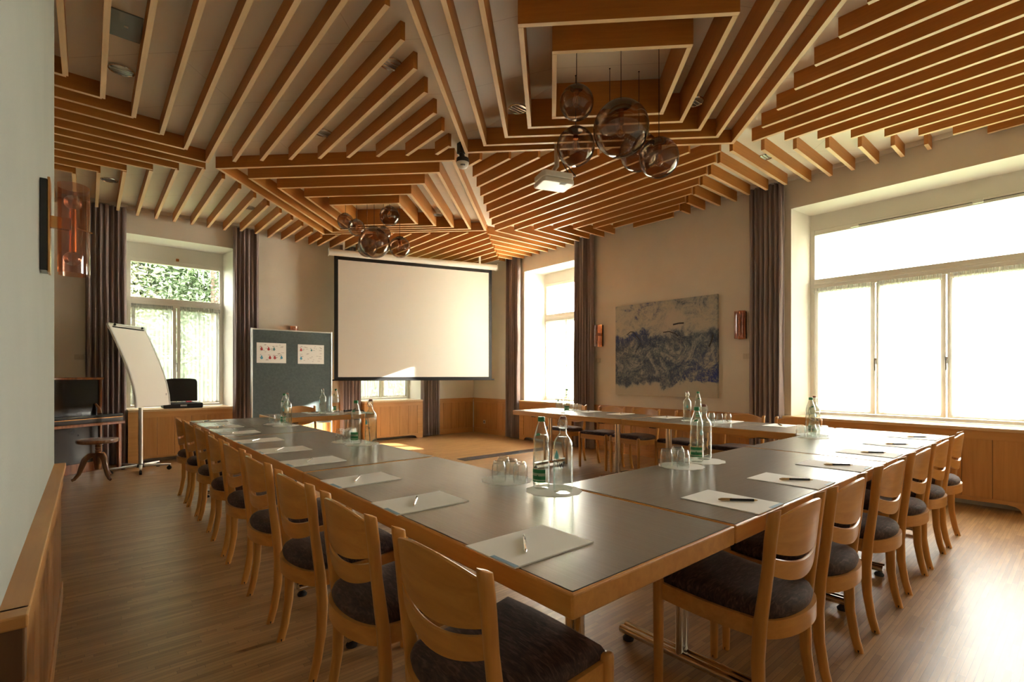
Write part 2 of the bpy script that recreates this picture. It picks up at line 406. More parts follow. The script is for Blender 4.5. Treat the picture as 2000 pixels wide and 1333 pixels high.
TR = lambda d, s, z: (d, s, z)
TB = lambda d, s, z: (s, d, z)
WPR = 6.78; WPB = 9.18
YF = -1.0
wall_with_holes('wall_right', YF-.2, YB+.45, XR, WPR, 6.95,
    [(-.36, 2.35, .74, 3.22, -.27, 2.27, .74, 3.19, 3.0), (5.62, 7.13, .74, 3.22, 5.74, 6.95, .74, 3.19, 3.0)], TR, 'cream plaster wall with the two bright windows and the painting')
wall_with_holes('wall_back', XL-.2, XR+.0, YB, WPB, 9.35,
    [(.30, 1.79, .74, 3.22, .43, 1.67, .74, 3.19, 2.97), (3.68, 5.17, .74, 3.22, 3.81, 5.04, .74, 3.19, 2.97)], TB, 'cream plaster wall behind the projection screen and the pinboard')
# pillar-like wall piece beside the camera and the walls behind it
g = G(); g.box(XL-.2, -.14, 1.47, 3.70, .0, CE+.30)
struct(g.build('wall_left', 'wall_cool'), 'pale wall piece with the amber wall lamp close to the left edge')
g = G(); g.box(XL-.2, XL, 3.70, YB, 0, CE+.30); struct(g.build('wall_recess', 'wall'))
g = G(); g.box(-2.0, XR+.5, YF-.2, YF, 0, CE+.30); struct(g.build('wall_front', 'wall'))
g = G(); g.box(-2.2, -2.0, YF, 1.47, 0, CE+.30); struct(g.build('wall_side', 'wall'))
g = G(); g.box(XL-.2, 6.95, YF-.2, 9.35, -.12, 0); struct(g.build('floor', 'parquet'), 'glossy brown strip parquet floor')
# ceiling boards
def ceilmat():
    m, nt, b = newmat('ceiling_board')
    b.inputs['Base Color'].default_value = (.86, .80, .68, 1); b.inputs['Roughness'].default_value = .55
    tc = N(nt, 'ShaderNodeTexCoord'); mp = N(nt, 'ShaderNodeMapping'); mp.inputs['Rotation'].default_value = (0, 0, R(45)); L(nt, tc.outputs['Object'], mp.inputs['Vector'])
    br = N(nt, 'ShaderNodeTexBrick'); br.offset = .5; br.inputs['Scale'].default_value = 1; br.inputs['Brick Width'].default_value = 2.75; br.inputs['Row Height'].default_value = .6875
    br.inputs['Mortar Size'].default_value = .002; br.inputs['Color1'].default_value = (.86, .80, .68, 1); br.inputs['Color2'].default_value = (.84, .78, .66, 1); br.inputs['Mortar'].default_value = (.60, .53, .42, 1)
    L(nt, mp.outputs['Vector'], br.inputs['Vector']); L(nt, br.outputs['Color'], b.inputs['Base Color'])
    return m
M['ceil'] = ceilmat()
S2 = 2**.5
def clip_poly(poly, x0, x1, y0, y1):
    for ax, lim, sg in ((0, x0, 1), (0, x1, -1), (1, y0, 1), (1, y1, -1)):
        out = []
        for a, b in zip(poly, poly[1:]+poly[:1]):
            da, db = (a[ax]-lim)*sg, (b[ax]-lim)*sg
            if da >= 0: out.append(a)
            if (da >= 0) != (db >= 0):
                t = da/(da-db); out.append((a[0]+(b[0]-a[0])*t, a[1]+(b[1]-a[1])*t))
        poly = out
        if not poly: return poly
    return poly
def uvp(u, v): return ((u+v)/S2, (u-v)/S2)
FA = ([2.36, 2.61, 2.89, 3.185, 3.47], [4.96, 4.818, 4.665, 4.505, 4.35], [-.85, -.643, -.42, -.195, .025], [1.75, 1.56, 1.353, 1.148, .945], .17)
FB = ([5.135, 5.425, 5.73, 6.04, 6.35], [7.66, 7.56, 7.455, 7.35, 7.24], [-3.61, -3.43, -3.26, -3.08, -2.90], [-1.02, -1.245, -1.49, -1.74, -1.99], .11)
g = G()
a0, a1, b0, b1 = 2.335, 4.985, -.875, 1.775
c0, c1, d0, d1 = 5.11, 7.685, -3.635, -.995
for (u0, u1, v0, v1) in [(-9, a0, -20, 20), (a0, a1, -20, b0), (a0, a1, b1, 20), (a1, c0, -20, 20), (c0, c1, -20, d0), (c0, c1, d1, 20), (c1, 25, -20, 20)]:
    pl = clip_poly([uvp(u0, v0), uvp(u1, v0), uvp(u1, v1), uvp(u0, v1)], XL-.2, 6.95, YF-.2, 9.35)
    if pl: g.add([(x, y, CE) for x, y in pl], [tuple(range(len(pl)))])
for (u0, u1, v0, v1), F_ in (((a0, a1, b0, b1), FA), ((c0, c1, d0, d1), FB)):
    lo = [uvp(u0, v0), uvp(u1, v0), uvp(u1, v1), uvp(u0, v1)]; up = [uvp(F_[0][4], F_[2][4]), uvp(F_[1][4], F_[2][4]), uvp(F_[1][4], F_[3][4]), uvp(F_[0][4], F_[3][4])]
    g.add([(x, y, CE) for x, y in lo]+[(x, y, CE+F_[4]) for x, y in up], [(0, 1, 5, 4), (1, 2, 6, 5), (2, 3, 7, 6), (3, 0, 4, 7), (4, 5, 6, 7)])
g.box(XL-.2, 6.95, YF-.2, 9.35, CE+.26, CE+.36)
struct(g.build('ceiling', 'ceil'), 'cream board ceiling carrying the wooden slats')
# cornice lines under the ceiling
g = G(); g.box(XR-.02, XR, YF, YB, CE-.045, CE); struct(g.build('trim_1', 'white'))
g = G(); g.box(XL, XR-.02, YB-.02, YB, CE-.045, CE); struct(g.build('trim_2', 'white'))
# outside: lawn, unseen wall added to keep sun off the big window
g = G(); g.box(-40, 60, -40, 60, -1.3, -1.2); struct(g.build('ground', 'lawn'))
g = G(); g.box(6.95, 17.2, -3.4, -2.2, -1.2, 6.4); struct(g.build('wall_sun_block', 'sun_block'))

# ------------------------------------------------------------------ wainscot, trims
def wainscot(name, T, s0, s1, d0, top=.74, sgn=-1, pitch=.20, label=None, capd=.012):
    """d0 = wall face; boards stand sgn*.022 in front of it"""
    g = G()
    def bx(a, b, da, db, z0, z1, mi=0):
        d_ = sorted((d0+sgn*da, d0+sgn*db)); g.box(d_[0], d_[1], a, b, z0, z1, mi, T=lambda x, y, z: T(x, y, z))
    n = max(1, round((s1-s0)/pitch)); w = (s1-s0)/n
    for i in range(n): bx(s0+i*w+.002, s0+(i+1)*w-.002, 0, .016, .1, .65, 0)
    bx(s0, s1, 0, .010, 0, .65, 2)
    bx(s0, s1, 0, .022, 0, .10, 1); bx(s0, s1, 0, .022, .65, top-.025, 1); bx(s0, s1, 0, .022+capd, top-.025, top, 1)
    return struct(g.build(name, ['oakZ', 'oakY' if T is TR else 'oakX', 'darkwood'], bevel=.002, seg=1), label)
wainscot('trim_3', TR, 2.36, 5.77, XR, label='oak wainscot under the painting')
wainscot('trim_4', TR, 7.16, YB-.03, XR, label='oak wainscot on the window wall in the far corner')
wainscot('trim_5', TB, 5.05, XR-.03, YB, label='oak wainscot on the back wall beside the far corner')
wainscot('trim_6', TB, 1.72, 3.74, YB, label='oak wainscot behind the pinboard')
wainscot('trim_7', TB, XL, .26, YB, label='oak wainscot behind the piano')
# wainscot of the near wall piece, with a broad ledge and a dark end
g = G()
n = 11; y0 = 1.50; w = (3.70-y0)/n
for i in range(n): g.box(-.14, -.112, y0+i*w+.002, y0+(i+1)*w-.002, .09, .62, 0)
g.box(-.14, -.118, 1.475, 3.70, 0, .72, 2)
g.box(-.14, -.104, 1.475, 3.70, 0, .09, 1); g.box(-.14, -.104, 1.475, 3.70, .62, .715, 1)
g.box(-.16, -.092, 1.455, 3.715, .715, .742, 1)
struct(g.build('trim_8', ['oakZ', 'oakY', 'darkwood'], bevel=.003), 'oak panelling and ledge along the near wall piece')
g = G()
g.box(-2.0, -.104, 1.44, 1.47, 0, .62, 0); g.box(-2.0, -.098, 1.425, 1.47, .60, .715, 0); g.box(-2.0, -.092, 1.41, 1.47, .715, .742, 1)
struct(g.build('trim_9', ['darkwood', 'oakX'], bevel=.004), 'dark panelling on the end face of the near wall piece')

# ------------------------------------------------------------------ radiator cabinets under the windows
def cabinet(T, s0, s1, d0, front, deep, label, chamf=False, mirror=False):
    """front: depth coordinate of the front face, deep: how far the sill runs into the recess"""
    c = T(front, (s0+s1)/2, 0)
    root = thing('radiator_cabinet', label, 'cabinet', c)
    P = lambda x, y, z: tuple(a-b for a, b in zip(T(x, y, z), c))
    hm = 'oakY' if T is TR else 'oakX'
    g = G(); g.box(front-.012, deep, s0, s1, .715, .745, 0, T=P); g.build('sill', ['sillwood'], root, bevel=.003)
    g = G(); n = round((s1-s0-.24)/.203); w = (s1-s0-.24)/n
    for i in range(n): g.box(front+.004, front+.02, s0+.12+i*w+.002, s0+.12+(i+1)*w-.002, .095, .635, 0, T=P)
    g.box(front+.012, front+.022, s0+.1, s1-.1, .09, .64, 1, T=P)
    g.build('plank_panel', ['oakZ', 'darkwood'], root, bevel=.0015, seg=1)
    g = G(); g.box(front, front+.02, s0, s1, .635, .715, 0, T=P)
    for a, b in ((s0, s0+.12), (s1-.12, s1)): g.box(front, front+.02, a, b, .095, .635, 0, T=P)
    # base rail with the low arched toe opening
    pts = [(s0, 0), (s0+.14, 0), (s0+.15, .03), (s0+.18, .052), (s0+.23, .06), (s1-.23, .06), (s1-.18, .052), (s1-.15, .03), (s1-.14, 0), (s1, 0), (s1, .095), (s0, .095)]
    vs = [P(front, a, z) for a, z in pts]+[P(front+.02, a, z) for a, z in pts]; k = len(pts)
    g.add(vs, [tuple(range(k)), tuple(range(2*k-1, k-1, -1))]+[(i, k+i, k+(i+1) % k, (i+1) % k) for i in range(k)], 0)
    g.build('face_frame', [hm], root)
    g = G(); g.box(front+.02, d0, s0, s0+.02, 0, .715, 0, T=P); g.box(front+.02, d0, s1-.02, s1, 0, .715, 0, T=P)
    g.build('side_panel', 'oakZ', root)
    return root
M['sillwood'] = wood('sill_wood', (.56, .36, .18), (.68, .46, .25), 'Y', .3, .6, .2)
cabinet(TR, .27, 2.40, XR-.001, 6.28, WPR-.05, 'long oak radiator cabinet under the big bright window')
cabinet(TR, YF+.01, .265, XR-.001, 6.28, WPR-.05, 'oak radiator cabinet at the right edge of the picture')
cabinet(TR, 5.79, 7.14, XR-.001, 6.28, WPR-.05, 'oak radiator cabinet under the narrow window beyond the painting')
cabinet(TB, .42, 1.69, YB-.001, 8.60, WPB-.05, 'oak radiator cabinet with the open black case on top')
cabinet(TB, 3.82, 5.03, YB-.001, 8.60, WPB-.05, 'oak radiator cabinet below the projection screen')

# ------------------------------------------------------------------ windows
def window(name, T, s0, s1, z0, zt, mull, d, tr0, tr1, label, out, hinge=None):
    g = G(); B = lambda *a, **k: g.box(*a, T=lambda x, y, z: T(x, y, z), **k)
    B(d, d+.07, s0, s0+.05, z0, zt); B(d, d+.07, s1-.05, s1, z0, zt)
    B(d, d+.07, s0+.05, s1-.05, z0, z0+.035); B(d, d+.07, s0+.05, s1-.05, zt-.06, zt)
    B(d-.008, d+.075, s0+.05, s1-.05, tr0, tr1)
    B(d-.02, d+.0, s0+.05, s1-.05, tr0+.05, tr0+.075)
    root = struct(g.build(name, 'white', bevel=.004), label)
    xs = [s0+.05]+mull+[s1-.05]
    for a, b in zip(xs[:-1], xs[1:]):
        a2 = a+(.006); b2 = b-.006
        q = G(); Q = lambda *u, **k: q.box(*u, T=lambda x, y, z: T(x, y, z), **k)
        f = .045
        Q(d-.012, d+.045, a2, a2+f, z0+.04, tr0-.004); Q(d-.012, d+.045, b2-f, b2, z0+.04, tr0-.004)
        Q(d-.012, d+.045, a2+f, b2-f, z0+.04, z0+.04+f); Q(d-.012, d+.045, a2+f, b2-f, tr0-.004-f, tr0-.004)
        q.build('sash', 'white', root, bevel=.004)
        q = G(); q.box(d+.018, d+.022, a2+f, b2-f, z0+.04+f, tr0-.004-f, T=lambda x, y, z: T(x, y, z)); q.build('pane', 'glass', root)
    q = G(); q.box(d+.018, d+.022, s0+.05, s1-.05, tr1, zt-.06, T=lambda x, y, z: T(x, y, z)); q.build('pane', 'glass', root)
    for m_ in mull:
        q = G(); q.box(d-.026, d-.013, m_-.013, m_+.013, 1.35, 1.42, T=lambda x, y, z: T(x, y, z))
        q.box(d-.05, d-.04, m_-.008, m_+.008, 1.28, 1.40, T=lambda x, y, z: T(x, y, z)); q.box(d-.05, d-.02, m_-.008, m_+.008, 1.385, 1.40, T=lambda x, y, z: T(x, y, z))
        q.build('handle', 'alu', root, bevel=.002)
    return root
w1 = window('window_1', TR, -.27, 2.27, .745, 3.0, [.365, .99, 1.60], WPR, 2.28, 2.40, 'large bright window with curtain rod and net curtains', 6.95)
w2 = window('window_2', TR, 5.74, 6.95, .745, 3.0, [6.35], WPR, 2.28, 2.40, 'narrow bright window between two mauve curtains on the painting wall', 6.95)
w3 = window('window_3', TB, .43, 1.67, .745, 2.97, [1.04], WPB, 2.26, 2.39, 'window with trees outside behind the flip chart', 9.35)
w4 = window('window_4', TB, 3.81, 5.04, .745, 2.97, [4.42], WPB, 2.26, 2.39, 'window mostly hidden behind the projection screen', 9.35)
# tilt mechanism rod above the big window
g = G(); g.tube([(WPR-.02, 1.80, 2.965), (WPR-.02, -.1, 2.965)], .004, 6); g.build('opener_rod', 'rubber', w1)
g = G()
for yy in (1.80, .75, -.1): g.box(WPR-.03, WPR, yy-.04, yy+.04, 2.95, 2.985)
g.build('opener_bracket', 'white_plastic', w1, bevel=.003)
g = G(); g.box(1.03, 1.07, WPB-.03, WPB, 2.98, 3.02); g.build('opener_bracket', 'brass', w3, bevel=.004)

def wavy(s0, s1, z0, z1, n, amp, T, d, phase=0, gather=0.0, rows=6, hem=0.0):
    rings = []
    m = n*10
    for r in range(rows+1):
        z = z0+(z1-z0)*r/rows; row = []
        for i in range(m+1):
            t = i/m; s = s0+(s1-s0)*t
            a = amp*(1-gather*(r/rows))
            off = a*math.sin(2*PI*n*t+phase+.25*math.sin(3*z))+.3*a*math.sin(2*PI*n*2.3*t+phase*2+z)
            row.append(T(d+off, s+.25*a*math.cos(2*PI*n*t*1.3+phase), z))
        rings.append(row)
    return rings
def sheers(T, edges, d, z0, z1, labels, grp, n=9):
    for (a, b), lab in zip(edges, labels):
        g = G(); g.loft(wavy(a, b, z0, z1-.035, n, .008, T, d, a*7, rows=4), closed=False, caps=False)
        sm_ = 'sheer_bright' if T is TR else 'sheer'
        o = g.build('net_curtain', sm_, smooth=60)
        tag(o, lab, 'curtain', grp)
        c = G(); c.loft(wavy(a-.01, b+.01, z1-.05, z1+.015, n*3, .005, T, d-.002, 1, rows=1), closed=False, caps=False)
        c.build('ruffle', sm_, o, smooth=60)
        c = G(); c.tube([T(d, a-.02, z1-.02), T(d, b+.02, z1-.02)], .004, 6); c.build('curtain_wire', 'alu', o)
sheers(TR, [(1.64, 2.21), (1.03, 1.57), (.40, .96), (-.21, .34)], WPR-.035, .80, 2.27,
       ['white net curtain on the pane beside the right mauve curtain', 'white net curtain on the second pane of the big window', 'white net curtain on the third pane of the big window', 'white net curtain on the last pane past the right picture edge'], 'net curtains of the big window')
sheers(TR, [(5.82, 6.31), (6.39, 6.88)], WPR-.035, .80, 2.25, ['white net curtain on the near half of the narrow window', 'white net curtain on the far half of the narrow window'], 'net curtains of the narrow window')
sheers(TB, [(.49, .98), (1.09, 1.61)], WPB-.035, .80, 2.27, ['white net curtain left of the window post behind the flip chart', 'white net curtain right of the window post above the black case'], 'net curtains of the left window')
sheers(TB, [(3.87, 4.37), (4.46, 4.98)], WPB-.035, .80, 2.27, ['left white net curtain peeking out below the projection screen', 'right white net curtain peeking out below the projection screen'], 'net curtains behind the screen')

def curtain(T, s0, s1, d, n, label, ph=0):
    c = T(d, (s0+s1)/2, 0)
    root = thing('curtain', label, 'curtain', c, 0, 'mauve floor length curtains')
    P = lambda x, y, z: tuple(a-b for a, b in zip(T(x, y, z), c))
    g = G(); g.loft(wavy(s0, s1, .012, 3.545, n, .034, P, d, ph, .25, rows=14), closed=False, caps=False)
    g.build('drape', 'drape', root, smooth=60, solid=.004)
    g = G(); g.box(d-.012, d+.012, s0-.02, s1+.02, 3.558, CE-.001, T=P); g.build('curtain_rail', 'white_plastic', root)
    g = G(); k = 9
    for i in range(k):
        s = s0+(s1-s0)*(i+.5)/k; g.box(d-.004, d+.004, s-.004, s+.004, 3.535, 3.56, T=P)
    g.build('glider', 'white_plastic', root)
curtain(TR, 2.40, 2.80, 6.315, 7, 'long mauve curtain between the painting and the big window', .5)
curtain(TR, 5.34, 5.76, 6.315, 7, 'long mauve curtain between the narrow window and the painting', 1.5)
curtain(TR, 7.18, 7.58, 6.315, 7, 'long mauve curtain in the far corner beside the projection screen', 2.2)
curtain(TB, -.03, .40, 8.695, 7, 'long mauve curtain behind the piano and the flip chart', .2)
curtain(TB, 1.72, 2.08, 8.695, 6, 'long mauve curtain at the left edge of the pinboard', 1.1)
curtain(TB, 3.42, 3.80, 8.695, 6, 'mauve curtain showing between pinboard and screen', 2.0)
curtain(TB, 5.05, 5.47, 8.695, 7, 'mauve curtain hanging below the right half of the screen', .9)

# ------------------------------------------------------------------ ceiling slats
ZB = 3.475; TH = .034; S2 = 2**.5
CUR_B = [(-.05, .42), (1.70, 2.10), (3.40, 3.82), (5.03, 5.49)]; CUR_R = [(2.38, 2.82), (5.32, 5.78), (7.16, 7.60)]
def slat(p, q, label, group, th=TH, up=0):
    p, q = list(p), list(q)
    if q[1] > 8.7 and any(a-.04 < q[0] < b+.04 for a, b in CUR_B): q[1] = 8.645   # stops short of a curtain
    if q[0] > 6.36 and any(a-.04 < q[1] < b+.04 for a, b in CUR_R): q[0] = 6.265
    p = Vector((p[0], p[1])); q = Vector((q[0], q[1])); d = q-p; ln = d.length
    if ln < .06: return
    g = G(); g.box(-ln/2, ln/2, -th/2, th/2, 0, CE-ZB+up, [1, 0, 0, 0, 0, 0])
    c = (p+q)/2
    o = g.build('wooden_slat', ['slat', 'slat_edge'], loc=(c.x, c.y, ZB), rot=(0, 0, math.atan2(d.y, d.x)))
    tag(o, label, 'ceiling slat', group)
def UV(u, v): return ((u+v)/S2, (u-v)/S2)
def fill(segs, fmt, group):
    segs = [s for s in segs if (Vector(s[0])-Vector(s[1])).length >= .06]
    for i, (p, q) in enumerate(segs): slat(p, q, fmt % ORD[i], group)
E_ = .004
# P: above the left-hand chairs, slats running front to back
xs = [2.698, 2.481, 2.263, 2.042, 1.826, 1.604, 1.383, 1.17, .957, .739, .524, .303, .091, -.128, -.345, -.56, -.775, -.99]
segs = []
for x in xs:
    far = x+5.13 if x <= .96 else 4.98*S2-x
    near = max(x+1.40, 3.32-x, 3.72 if x < -.13 else -9)
    if near < far: segs.append(((x, near), (x, far)))
fill(segs, '%s long slat counted leftwards from the black ceiling speaker, block above the left chairs', 'slats above the left chairs')
# Q: beyond it to the left, slats running sideways
segs = []
for y in [6.08, 5.867, 5.649, 5.438, 5.221, 5.011, 4.795, 4.58, 4.365, 4.15, 3.935]: segs.append(((XL+.02, y), (y-5.135, y)))
fill(segs, '%s sideways slat counted towards the camera, block above the near wall ledge', 'sideways slats at the left edge')
segs = []
for y in [6.268, 6.485, 6.687, 6.905, 7.137, 7.356, 7.57, 7.785, 8.0, 8.215, 8.43]: segs.append(((XL+.02, y), (5.11*S2-y, y)))
fill([s for s in segs if s[1][0] > s[0][0]], '%s sideways slat counted towards the back wall, block above the piano', 'sideways slats above the piano')
# left back block
segs = []
for x in [-.98, -.765, -.55, -.335, -.121, .09, .31, .529, .743, .961, 1.179, 1.39, 1.606, 1.816, 2.03, 2.244, 2.454, 2.673, 2.894]:
    near = 5.13*S2-x if x < 1.0 else x+5.28
    segs.append(((x, near), (x, 8.755)))
fill(segs, '%s slat from the left in the row ending over the left back window', 'slats running to the back wall')
# back block behind the far globe cluster
segs = []
for k in range(15):
    x = 3.046+.2155*k
    near = 10.96-x if x <= 4.65 else x+1.43
    segs.append(((x, near), (x, 8.755)))
fill(segs, '%s slat from the left in the block over the projection screen', 'slats over the screen')
# R: top right block
segs = []
for k in range(-3, 13):
    x = 3.799+.2132*k
    far = x-2.70 if x <= 4.85 else 4.947*S2-x
    near = max(3.32-x, YF+.02)
    if far > near: segs.append(((x, near), (x, far)))
fill(segs, '%s slat counted rightwards, block in the upper right above the big window side', 'slats at the upper right')
# S: slats towards the window wall
segs = []
for k in range(15):
    y = .841+.2165*k
    left = 5.13*S2-y if y < 2.37 else y+2.50
    segs.append(((left, y), (XR-.025, y)))
fill(segs, '%s short slat from the right meeting the window wall above the mauve curtain', 'short slats towards the window wall')
# T: middle block
segs = []
for k in range(16):
    x = 3.113+.2139*k
    near = 5.13*S2-x if x <= 4.88 else x-2.45
    far = x+1.235 if x <= 4.63 else 7.685*S2-x
    segs.append(((x, near), (x, far)))
fill(segs, '%s slat from the black ceiling speaker in the block above the projector', 'slats above the projector')
segs = []
for k in range(14):
    y = 4.955+.2165*k
    left = 7.69*S2-y if y < 6.1 else y-1.42
    segs.append(((left, y), (XR-.025, y)))
fill(segs, '%s slat counted towards the far corner, block reaching the window wall by the narrow window', 'slats in the far corner')
# two square frames around the globe clusters
def frame(un, uf, vl, vr, rise, where, grp):
    for k in range(5):
        lv = ['outermost', 'second', 'middle', 'fourth', 'innermost'][k]
        slat(UV(un[k], vl[k]-TH/2), UV(un[k], vr[k]+TH/2), '%s near side slat of the square frame around the %s' % (lv, where), grp, up=rise*k/4-.012*(k > 0))
        slat(UV(uf[k], vl[k]-TH/2), UV(uf[k], vr[k]+TH/2), '%s far side slat of the square frame around the %s' % (lv, where), grp, up=rise*k/4-.004*(k > 0))
        slat(UV(un[k]+TH/2+.002, vl[k]), UV(uf[k]-TH/2-.002, vl[k]), '%s left side slat of the square frame around the %s' % (lv, where), grp, up=rise*k/4-.004*(k > 0))
        slat(UV(un[k]+TH/2+.002, vr[k]), UV(uf[k]-TH/2-.002, vr[k]), '%s right side slat of the square frame around the %s' % (lv, where), grp, up=rise*k/4-.004*(k > 0))
frame(*FA, 'near globe cluster', 'frame around the near globes')
frame(*FB, 'far globe cluster', 'frame around the far globes')

# ------------------------------------------------------------------ ceiling lights and fittings
def downlight(x, y, label, r=.085):
    root = thing('ceiling_downlight', label, 'ceiling light', (x, y, CE), 0, 'round recessed ceiling lights')
    g = G(); g.lathe([(r, -.001), (r+.001, -.008), (r*.93, -.011), (r*.88, -.006), (r*.88, -.001)], 28); g.build('trim_ring', 'chrome', root, smooth=True)
    g = G(); g.lathe([(r*.88, -.0015), (r*.7, -.003), (r*.5, -.004), (0.001, -.005)], 28); g.build('reflector', 'alu', root, smooth=True)
    g = G()
    for a in (-.35, 0, .35): g.box(-r*.8, r*.8, a*r-.0035, a*r+.0035, -.014, -.003)
    g.build('louvre', 'chrome', root)
for x, y, l in [(.198, 4.895, 'round chrome ceiling light at the upper left beside the grey plate'), (1.751, 4.883, 'round ceiling light among the long slats above the left far globes'), (1.753, 3.467, 'round ceiling light at the slat ends near the top centre'),
                (2.904, 3.323, 'round chrome ceiling light left of the near globe frame'), (.196, 7.747, 'dark round ceiling light above the piano curtain'), (1.727, 7.742, 'small round ceiling light above the left back window'),
                (3.987, 2.246, 'round ceiling light right of the near globes between frame slats'), (5.586, 2.31, 'round ceiling light near the curtain by the big window'), (3.93, 6.27, 'round ceiling light inside the far globe frame')]:
    downlight(x, y, l)
root = thing('ceiling_plate', 'grey rectangular steel plate between slats at the upper left', 'plate', (.197, 4.256, CE))
g = G(); g.box(-.085, .085, -.16, .16, -.010, -.001); g.build('plate', 'grey_plate', root, bevel=.002)
g = G(); g.box(-.012, .012, -.01, .01, -.013, -.010); g.build('indicator', 'white_plastic', root)
# black ceiling speaker
root = thing('ceiling_speaker', 'black swivel ceiling speaker with white round front', 'speaker', (2.90, 4.19, CE))
g = G(); g.box(-.035, .035, -.035, .035, -.11, -.001); g.build('mount', 'black', root, bevel=.006)
g = G(); g.tube([(0.0, 0, -.09), (.012, .0, -.15)], .028, 12); g.lathe([(.03, -.145), (.062, -.155), (.066, -.185), (.066, -.20)], 20, (.015, 0, 0)); g.build('housing', 'black', root, smooth=True)
g = G(); g.lathe([(.064, -.195), (.062, -.215), (.045, -.245), (.02, -.258), (.001, -.260)], 20, (.015, 0, 0)); g.build('dome', 'white_plastic', root, smooth=True)
g = G()
for k in range(4):
    a = R(215+k*14); g.box(.015+.050*math.cos(a)-.003, .015+.050*math.cos(a)+.003, .050*math.sin(a)-.006, .050*math.sin(a)+.003, -.243, -.228)
g.build('slot', 'black', root)
# projector
pc = (3.47, 3.43, 3.12)
root = thing('projector', 'white projector hanging from a grey ceiling pole', 'projector', pc, R(-20))
g = G(); g.prism([(-.17, -.09), (-.15, -.125), (.15, -.125), (.17, -.09), (.17, .11), (.15, .125), (-.15, .125), (-.17, .11)], -.045, .0)
o = g.build('lower_housing', 'white_plastic', root, bevel=.012, seg=3)
g = G(); g.prism([(-.165, -.085), (-.145, -.12), (.145, -.12), (.165, -.085), (.165, .105), (.145, .12), (-.145, .12), (-.165, .105)], .002, .065); g.build('upper_housing', 'white_plastic', root, bevel=.012, seg=3)
g = G(); g.box(.166, .172, -.08, .10, .0, .05); g.build('connector_panel', 'black', root)
g = G(); g.tube([(-.10, .120, .012), (-.10, .137, .012)], .032, 20); g.build('lens', 'gloss_black', root, smooth=True)
g = G(); g.box(.02, .08, -.118, -.075, -.0475, -.0452); g.build('lamp_vent', 'greyink', root)
g = G(); g.tube([(0, 0, .06), (0, 0, .12), (.03, .0, .16), (.03, 0, CE-pc[2]-.001)], .024, 12); g.box(-.05, .05, -.05, .05, .066, .078); g.build('ceiling_pole', 'alu', root, smooth=True)
g = G(); g.tube([(.165, .03, .03), (.20, .03, .09), (.12, .03, .20), (.065, .02, .32), (.06, .0, CE-pc[2]-.001)], .005, 8); g.tube([(.165, -.04, .03), (.21, -.05, .07), (.17, -.02, .14), (.07, .0, .26)], .005, 8); g.build('cable', 'black', root, smooth=True)

# glass globe pendants
def globe(x, y, zc, r, stem, label, grp):
    top = CE+(.17 if grp == GN else .11)
    root = thing('globe_pendant', label, 'pendant lamp', (x, y, top), 0, grp)
    zc -= top
    g = G(); g.tube([(0, 0, -.001), (0, 0, zc+r)], .0028, 6); g.build('cord', 'black', root)
    g = G(); g.lathe([(.001, -.006), (.006, -.005), (.007, -.001)], 10); g.build('ceiling_cap', 'black', root, smooth=True)
    g = G(); g.sphere((0, 0, zc), r, 40, 24); g.sphere((0, 0, zc), r-.003, 40, 24); g.build('glass_globe', 'smoke', root, smooth=60)
    cr = r*.38
    g = G(); h = r*(1-math.cos(math.asin(.38)))
    g.lathe([(.001, zc+r+.004), (cr*.7, zc+r-h*.35+.004), (cr, zc+r-h+.003), (cr*.97, zc+r-h-.010-.06*r), (.02, zc+r-h-.016), (.001, zc+r-h-.016)], 24); g.build('top_cap', 'gloss_black', root, smooth=True)
    zs = zc+r-h-.016
    g = G(); g.lathe([(.001, zs), (.021, zs), (.021, zs-stem), (.001, zs-stem)], 16); g.build('lamp_holder', 'copper', root, smooth=True)
    zs -= stem
    b = G(); b.lathe([(.012, zs), (.014, zs-.012), (.027, zs-.04), (.031, zs-.062), (.026, zs-.085), (.012, zs-.098), (.001, zs-.10)], 18); o = b.build('bulb', 'bulb', root, smooth=60)
    b = G()
    for k in range(5):
        a = 2*PI*k/5; b.tube([(.005*math.cos(a), .005*math.sin(a), zs-.015), (.013*math.cos(a+.5), .013*math.sin(a+.5), zs-.07)], .0012, 5)
    b.build('filament', 'filament', o)
GN = 'smoked glass globes of the near cluster'; GF = 'smoked glass globes of the far cluster'
globe(2.806, 2.535, 3.287, .128, .035, 'upper left smoked glass globe of the near cluster', GN)
globe(3.142, 2.848, 3.165, .162, .07, 'lower left smoked glass globe of the near cluster', GN)
globe(3.059, 2.315, 3.090, .208, .14, 'largest smoked glass globe of the near cluster', GN)
globe(3.285, 2.60, 3.335, .115, .03, 'small smoked glass globe seen behind the largest near one', GN)
globe(3.502, 2.467, 3.095, .160, .05, 'smoked glass globe half hidden low behind the largest near one', GN)
globe(3.279, 2.131, 2.869, .147, .08, 'lowest right smoked glass globe of the near cluster', GN)
globe(2.643, 6.554, 3.305, .107, .03, 'leftmost smoked glass globe of the far cluster', GF)
globe(2.879, 6.747, 3.310, .117, .05, 'second smoked glass globe from the left in the far cluster', GF)
globe(2.98, 6.62, 3.02, .135, .05, 'smoked glass globe behind the left side of the largest far one', GF)
globe(2.894, 6.208, 2.989, .205, .14, 'largest smoked glass globe of the far cluster', GF)
globe(3.19, 6.54, 3.235, .10, .03, 'small smoked glass globe below the highest far one', GF)
globe(3.049, 6.076, 3.345, .130, .03, 'highest smoked glass globe of the far cluster', GF)
globe(3.248, 6.169, 2.979, .143, .07, 'lowest right smoked glass globe of the far cluster', GF)

